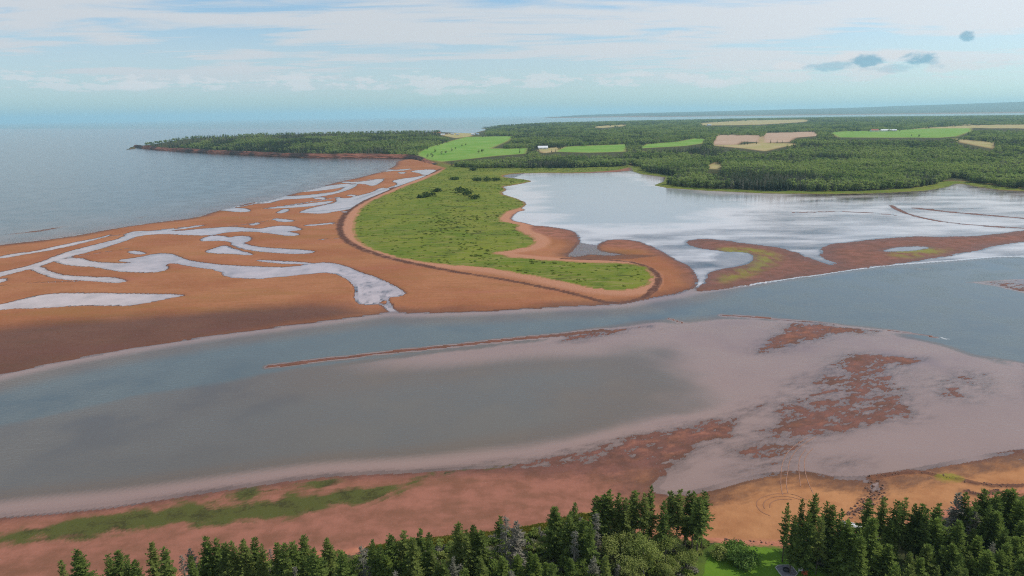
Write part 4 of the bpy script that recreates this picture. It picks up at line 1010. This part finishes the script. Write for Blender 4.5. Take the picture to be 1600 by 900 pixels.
def house(px, py, wd, dp, h, rh, rot, wall, roof, label, group=None, nwin=3):
    q = GL([(px, py)])[0]; zf = float(ground_z([q])[0])
    e = link('house', None, label=label, category='building'); e.location = (q[0], q[1], zf - .2); e.rotation_euler = (0, 0, rot)
    if group: e['group'] = group
    v = [(-wd / 2, -dp / 2, 0), (wd / 2, -dp / 2, 0), (wd / 2, dp / 2, 0), (-wd / 2, dp / 2, 0), (-wd / 2, -dp / 2, h), (wd / 2, -dp / 2, h), (wd / 2, dp / 2, h), (-wd / 2, dp / 2, h), (-wd / 2, 0, h + rh), (wd / 2, 0, h + rh)]
    link('wall', mesh_of('wall', v, [(0, 1, 5, 4), (2, 3, 7, 6), (1, 2, 6, 9, 5), (3, 0, 4, 8, 7)], PAINT[wall]), e)
    o = .6; t_ = .25; sl = rh / (dp / 2)
    rv = []
    for x in (-wd / 2 - o, wd / 2 + o):
        rv += [(x, -dp / 2 - o, h - o * sl + .05), (x, 0, h + rh + .05), (x, dp / 2 + o, h - o * sl + .05), (x, dp / 2 + o, h - o * sl + .05 + t_), (x, 0, h + rh + .05 + t_), (x, -dp / 2 - o, h - o * sl + .05 + t_)]
    rf = [(0, 1, 7, 6), (1, 2, 8, 7), (2, 3, 9, 8), (3, 4, 10, 9), (4, 5, 11, 10), (5, 0, 6, 11), (0, 5, 4, 1), (1, 4, 3, 2), (6, 7, 10, 11), (7, 8, 9, 10)]
    ro = link('roof', mesh_of('roof', rv, rf, PAINT[roof]), e)
    link('chimney', box_mesh('chimney', wd * .2, wd * .2 + .8, -.4, .4, h + rh - .6, h + rh + 1.2, PAINT['brown']), ro)
    link('door', box_mesh('door', -.5, .5, -dp / 2 - .06, -dp / 2 + .02, .1, 2.1, PAINT['brown']), e)
    for i in range(nwin):
        for sg in (-1, 1):
            cx = sg * (wd / 2) * (i + 1) / (nwin + .6)
            link('window', box_mesh('window', cx - .55, cx + .55, -dp / 2 - .05, -dp / 2 + .02, 1.0, 2.2, GLASS), e)
    return e


house(848, 233, 23, 11, 4.0, 3.6, .12, 'white', 'metal', 'white farmhouse with pale metal roof between the two bright green fields')
house(692, 213, 15, 8, 3.2, 2.4, .1, 'white', 'metal', 'long white cottage above the headland wood by the sea')
for i, (x, y, c1, c2, tx) in enumerate([(680, 211.5, 'cream', 'brown', 'brown-roofed cream'), (686, 211.2, 'grey', 'red', 'red-roofed grey'), (699, 211.3, 'grey', 'brown', 'brown-roofed grey'), (707, 211.4, 'white', 'grey', 'grey-roofed white'),
                                      (715, 211.8, 'cream', 'grey', 'grey-roofed cream'), (739, 211, 'blue', 'metal', 'pale blue'), (746, 210.5, 'white', 'blue', 'blue-roofed white')]):
    house(x, y, 12, 8, 3.2, 2.6, .3 * math.sin(i * 2), c1, c2, tx + ' cottage on the open shore beyond the coastal field', None, 2)
house(1366, 205.5, 26, 12, 4.5, 4, .1, 'white', 'red', 'red-roofed barn at the back of the green farm field')
house(1383, 205.2, 34, 12, 4.0, 3, .1, 'white', 'metal', 'long white shed beside the red-roofed barn')
house(1395, 205.0, 22, 10, 3.6, 3, -.2, 'grey', 'metal', 'grey shed behind the small trees of the farm field')
house(1108, 196.5, 20, 12, 5, 4, .2, 'white', 'grey', 'white farm building beside the straw field near the inlet')

# ------------------------------------------------------------------ patio, chairs and hull by the lawn
M_SLAB = plain_mat('patio_stone', (.17, .165, .175), (.12, .115, .125), 2.0); M_KERB = plain_mat('patio_kerb', (.40, .40, .37)); M_CHAR = plain_mat('charred_steel', (.03, .03, .035))
PZ = float(ground_z(G([(1228, 890)], 3.0))[0]) + .10
oc = G([(1211, 886.5), (1215.5, 883), (1233, 882.5), (1239.5, 886.5), (1247, 896), (1243, 901), (1222, 901), (1216, 894)], PZ)
cen = oc.mean(0); pt = link('fire_pit_patio', None, label='grey stone patio with pale kerb on the shaded lawn', category='patio'); pt.location = (cen[0], cen[1], PZ)
ol = oc - cen; n8 = len(ol)


def slab(name, outer, inner, z0, z1, mat, parent):
    n = len(outer); v = [(*p, z1) for p in outer] + [(*p, z0) for p in outer]; f = []
    if inner is None: f.append(tuple(range(n)))
    else:
        v += [(*p, z1) for p in inner] + [(*p, z0) for p in inner]
        f += [(i, (i + 1) % n, 2 * n + (i + 1) % n, 2 * n + i) for i in range(n)] + [(2 * n + i, 2 * n + (i + 1) % n, 3 * n + (i + 1) % n, 3 * n + i) for i in range(n)]
    f += [(i, n + i, n + (i + 1) % n, (i + 1) % n) for i in range(n)]
    return link(name, mesh_of(name, v, f, mat), parent)


slab('paving', ol * .93, None, -.25, .0, M_SLAB, pt); slab('kerb', ol, ol * .92, -.25, .07, M_KERB, pt)
ring = np.array([(math.cos(a) * .62, math.sin(a) * .62) for a in np.linspace(0, 6.283, 15)[:-1]])
fp = link('fire_pit', None, label='dark round fire pit in the middle of the patio', category='fire pit'); fp.location = (cen[0], cen[1], PZ + .002)
slab('steel_ring', ring, ring * .86, 0, .36, M_CHAR, fp); slab('ash_bed', ring * .85, None, 0, .12, plain_mat('ash', (.12, .12, .12), (.04, .04, .04), 8), fp)


def chair(px, py, rot, mat, label):
    q = G([(px, py)], 3.0)[0]; zf = float(ground_z([q])[0])
    e = link('garden_chair', None, label=label, category='chair', group='garden chairs beside the fire pit'); e.location = (q[0], q[1], zf); e.rotation_euler = (0, 0, rot)
    for k in range(5):
        y0 = -.30 + k * .125; z0 = .36 - k * .028
        link('seat_slat', box_mesh('seat_slat', -.29, .29, y0, y0 + .11, z0, z0 + .025, mat), e)
        x0 = -.30 + k * .122; hgt = .98 - .05 * abs(k - 2)
        v = [(x0, .30, .26), (x0 + .11, .30, .26), (x0 + .11, .33, .26), (x0, .33, .26), (x0, .56, hgt), (x0 + .11, .56, hgt), (x0 + .11, .59, hgt), (x0, .59, hgt)]
        link('back_slat', mesh_of('back_slat', v, [(0, 3, 2, 1), (4, 5, 6, 7), (0, 1, 5, 4), (1, 2, 6, 5), (2, 3, 7, 6), (3, 0, 4, 7)], mat), e)
    for sg in (-1, 1):
        link('armrest', box_mesh('armrest', sg * .38 - .07, sg * .38 + .07, -.36, .40, .55, .58, mat), e)
        link('leg', box_mesh('leg', sg * .34 - .04, sg * .34 + .04, -.32, -.24, 0, .55, mat), e); link('leg', box_mesh('leg', sg * .34 - .04, sg * .34 + .04, .30, .38, 0, .55, mat), e)


chair(1250.5, 893, -2.0, PAINT['white'], 'white garden chair beside the fire-pit patio')
chair(1258, 892.5, -1.7, plain_mat('teal_paint', (.03, .20, .24)), 'teal garden chair next to the white one by the patio')
chair(1256.5, 899, -1.4, plain_mat('orange_paint', (.62, .13, .06)), 'orange-red garden chair by the patio kerb')

q = G([(1331, 818)], 2.6)[0]; hz = float(ground_z([q])[0])
hu = link('boat_hull', None, label='white upturned hull half hidden behind bright spruces at the sand edge', category='boat'); hu.location = (q[0], q[1], hz + .05); hu.rotation_euler = (0, 0, -.5)
vs, fs = [], []; K = 13
for i in range(K):
    u = i / (K - 1); wdt = .95 * math.sin(min(1, .25 + u * .95) * math.pi) ** .6 if u < .9 else .95 * (1 - u) * 4
    wdt = max(.04, .95 * (1 - abs(2 * u - 1) ** 2.6)); hg = .95 * (1 - .35 * abs(2 * u - 1) ** 2)
    for j in range(9):
        a = math.pi * j / 8; vs.append((-2.4 + 4.8 * u, wdt * math.cos(a), hg * math.sin(a) ** .8))
for i in range(K - 1):
    for j in range(8): fs.append((i * 9 + j, i * 9 + j + 1, (i + 1) * 9 + j + 1, (i + 1) * 9 + j))
link('shell', mesh_of('shell', vs, fs, PAINT['white'], True), hu)
link('keel', box_mesh('keel', -2.0, 2.0, -.04, .04, .86, 1.03, PAINT['grey']), hu)

# ------------------------------------------------------------------ tyre tracks, rocks and undergrowth
def ribbon(name, px, wd, mat, label, z=0.6):
    p = G(smooth(px, 4, False), z); T = np.gradient(p, axis=0); T /= np.linalg.norm(T, axis=1)[:, None] + 1e-9; N2 = np.stack([-T[:, 1], T[:, 0]], 1)
    V = []
    for k in (-.5, -.1, .1, .5): V.append(p + N2 * wd * k)
    V = np.vstack(V); zz = np.maximum(ground_z(V), 0.0) + .035; n = len(p); zz[n:3 * n] += .02
    q = np.array([(k * n + i, k * n + i + 1, (k + 1) * n + i + 1, (k + 1) * n + i) for k in range(3) for i in range(n - 1)])
    link(name, quick_mesh(name, np.column_stack([V, zz]), q, mat), kind='structure', label=label, category='track')


M_TR1 = plain_mat('pale_track_sand', (.30, .165, .115), (.24, .12, .08), .8); M_TR2 = plain_mat('dark_track_sand', (.23, .105, .055), (.28, .125, .066), .8)
for px in ([(1262, 682), (1245, 692), (1232, 703), (1225, 714), (1221, 729), (1220, 745), (1220.6, 761), (1223, 772)], [(1275, 680), (1256, 692), (1245, 700), (1233.5, 717), (1231, 736), (1228, 750), (1231, 769)],
           [(1259.6, 700), (1249, 713), (1248, 729), (1249.5, 746), (1251, 758)], [(1270, 699), (1262, 707), (1256.7, 716), (1257.4, 732), (1262, 750.6), (1271, 771)]):
    ribbon('tyre_track', px, .17, M_TR1, 'pale tyre track curving over the wet sand', .4)
for px in ([(1261, 779), (1242, 769), (1218, 767), (1196, 771), (1183, 778), (1182, 787), (1189, 797), (1205, 805)], [(1250, 778), (1235, 773), (1215, 772), (1200, 776), (1192, 783), (1195, 792)], [(1238, 778), (1218, 777), (1204, 782), (1203, 790)]):
    ribbon('tyre_track', px, .24, M_TR2, 'dark circling tyre track on the tan sand', .8)

M_ROCK = plain_mat('red_rock', (.22, .12, .085), (.12, .07, .055), 1.5)
vs, fs = [], []; RR = random.Random(77); spots = []
lo, hi = P_SCARP.min(0), P_SCARP.max(0)
while len(spots) < 150:
    p = np.array((RR.uniform(lo[0], hi[0]), RR.uniform(lo[1], hi[1])))
    if segdist(p[None], P_SCARP)[1][0]: spots.append((p, RR.uniform(.12, .42)))
for ln in L_SCARP + [G([(1125, 839), (1160, 842), (1205, 847)], 2.0)]:
    for _ in range(60):
        i = RR.randrange(len(ln) - 1); t_ = RR.random(); p = ln[i] * (1 - t_) + ln[i + 1] * t_ + np.array((RR.gauss(0, .6), RR.gauss(0, .6))); spots.append((p, RR.uniform(.08, .3)))
zs = ground_z(np.array([s_[0] for s_ in spots]))
for (p, r_r), z_ in zip(spots, zs):
    b = len(vs)
    for k in range(2):
        for j in range(6):
            a = j * 1.047 + k * .5; rr_ = r_r * RR.uniform(.7, 1.2) * (1 if k == 0 else .65); vs.append((p[0] + math.cos(a) * rr_, p[1] + math.sin(a) * rr_, z_ - .05 + k * r_r * RR.uniform(.5, .9)))
    vs.append((p[0], p[1], z_ + r_r * .85))
    for j in range(6): fs += [(b + j, b + (j + 1) % 6, b + 6 + (j + 1) % 6, b + 6 + j), (b + 6 + j, b + 6 + (j + 1) % 6, b + 12)]
link('rocks', mesh_of('rocks', vs, fs, M_ROCK), kind='stuff', label='scattered red rocks in the eroded gully and along the scarp', category='rocks')

kit2 = bpy.data.collections.new('undergrowth_kit')
for i, (mt, sd_) in enumerate(((M_BRIGHT, 1), (M_SPRUCE, 2), (M_WILLOW, 3), (M_GREYN, 4))):
    a4 = broadleaf_meshes(600 + sd_, 1.5, 1.1, 240, .34, False, .7, 7, .05); kit2.objects.link(bpy.data.objects.new('under_%02d' % i, mesh_of('foliage', a4[2], a4[3], mt)))
n = 9000; Pu = np.stack([RNG.uniform(-125, 135, n), RNG.uniform(98, 185, n)], 1); zu, Mu = terrain(Pu)
ok = (Mu['sK'] > 1.2) & (Mu['lawn'] < .1) & (sdf(Pu, oc, 20) < -1.5) & (sdf(Pu, G([(1375, 905), (1395, 862), (1425, 862), (1440, 905)], 3.0), 20) < 0)
Pu = Pu[ok][:3200]; zu = zu[ok][:3200]
KEEP = kit; kit = kit2
ob = wood_object('undergrowth', Pu, zu + .15, None, 'tangled undergrowth below the near spruces', False)
at = ob.data.attributes['idx']; at.data.foreach_set('value', RNG.integers(0, 4, len(Pu)).astype(np.int32))
kit = KEEP

# ------------------------------------------------------------------ grass tussocks on the spit and bank, weed on the beach
def tuft(seed, n, h, rad, mat):
    R = random.Random(seed); vs, fs = [], []
    for _ in range(n):
        a = R.uniform(0, 6.28); q = math.sqrt(R.random()) * rad; d = np.array((R.uniform(-.7, .7), R.uniform(-.7, .7), 1.0))
        spray(vs, fs, np.array((math.cos(a) * q, math.sin(a) * q, -.05)), d, np.array((R.uniform(-1, 1), R.uniform(-1, 1), .1)), h * R.uniform(.6, 1.2), h * .22)
    return mesh_of('tuft', vs, fs, mat)


M_T1 = leaf_mat('tussock_green', (0.125, 0.165, 0.030), (0.175, 0.215, 0.040), (0.210, 0.225, 0.060), .25, .03); M_T2 = leaf_mat('tussock_dark', (0.095, 0.125, 0.024), (0.125, 0.155, 0.030), (0.150, 0.155, 0.045), .25, .03)
M_T3 = leaf_mat('dune_grass_blades', (0.16, 0.16, 0.028), (0.22, 0.20, 0.04), (0.13, 0.15, 0.03), .2, .1); M_T4 = leaf_mat('weed_fronds', (0.034, 0.044, 0.014), (0.066, 0.074, 0.020), (0.10, 0.075, 0.022), .1, .2)


def scatter(name, P, z, meshes, pick, smin, smax, label, cat):
    global kit
    k_ = bpy.data.collections.new(name + '_kit'); old = kit
    for i, me_ in enumerate(meshes): k_.objects.link(bpy.data.objects.new('%s_%02d' % (name, i), me_))
    kit = k_; ob_ = wood_object(name, P, z, None, label, False); kit = old
    ob_.data.attributes['idx'].data.foreach_set('value', pick.astype(np.int32)); ob_.data.attributes['scl'].data.foreach_set('value', RNG.uniform(smin, smax, len(P)).astype(np.float32)); ob_['category'] = cat


lo, hi = P_SPIT.min(0), P_SPIT.max(0); n = 60000
Pg = np.stack([RNG.uniform(lo[0], hi[0], n), RNG.uniform(lo[1], hi[1], n)], 1); ok = sdf(Pg, P_SPIT, 20) > .5; Pg = Pg[ok]
clump_n = fbm(Pg[:, 0] / 30, Pg[:, 1] / 60, 4, 81); ok = RNG.random(len(Pg)) < .08 + 0.6 * np.maximum(clump_n, 0); Pg = Pg[ok]; clump_n = clump_n[ok]
zg_, _m = terrain(Pg)
scatter('grass_tussocks', Pg, zg_ + .1, [tuft(701, 26, .7, .9, M_T1), tuft(702, 26, .8, 1.0, M_T2)], (clump_n + RNG.normal(0, .08, len(Pg)) > .16), .5, 1.3, 'rough grass tussocks covering the spit', 'grass')
n = 16000; Pd = np.vstack([np.stack([RNG.uniform(q.min(0)[0], q.max(0)[0], n), RNG.uniform(q.min(0)[1], q.max(0)[1], n)], 1) for q in P_DUNE]); ok = np.zeros(len(Pd), bool)
for q in P_DUNE: ok |= sdf(Pd, q, 20) > -.3
Pd = Pd[ok][:3500]; zd, _m = terrain(Pd)
scatter('dune_grass', Pd, zd, [tuft(703, 22, .5, .35, M_T3)], np.zeros(len(Pd)), .6, 1.3, 'yellow-green dune grass fringing the near bank', 'grass')
Pw = np.stack([RNG.uniform(-125, 30, 50000), RNG.uniform(105, 200, 50000)], 1); zw, mw = terrain(Pw); ok = (mw['weed'] > RNG.uniform(.15, .9, len(Pw))) & (zw > -.05); Pw = Pw[ok][:6000]; zw = zw[ok][:6000]
scatter('seaweed', Pw, zw, [tuft(704, 18, .22, .45, M_T4), tuft(705, 16, .16, .5, M_T4)], RNG.integers(0, 2, len(Pw)), .6, 1.5, 'green and rusty seaweed stranded along the pink beach', 'seaweed')

# ------------------------------------------------------------------ haze: one closed box of pale air round everything
m, t = new_mat('haze_air')
v = t.node('ShaderNodeVolumePrincipled'); v.inputs['Color'].default_value = (0.50, 0.83, 0.98, 1); v.inputs['Density'].default_value = HAZE; v.inputs['Anisotropy'].default_value = 0.2
o = t.node('ShaderNodeOutputMaterial'); t.l.new(v.outputs[0], o.inputs['Volume'])
bm = bmesh.new(); bmesh.ops.create_cube(bm, size=1.0)
for q in bm.verts: q.co = Vector((q.co.x * 125000, q.co.y * 125000, -4.2 if q.co.z < 0 else 420.0))
me = bpy.data.meshes.new('haze'); bm.to_mesh(me); bm.free(); me.materials.append(m)
link('haze', me, kind='stuff', label='pale blue summer haze over the bay', category='haze')
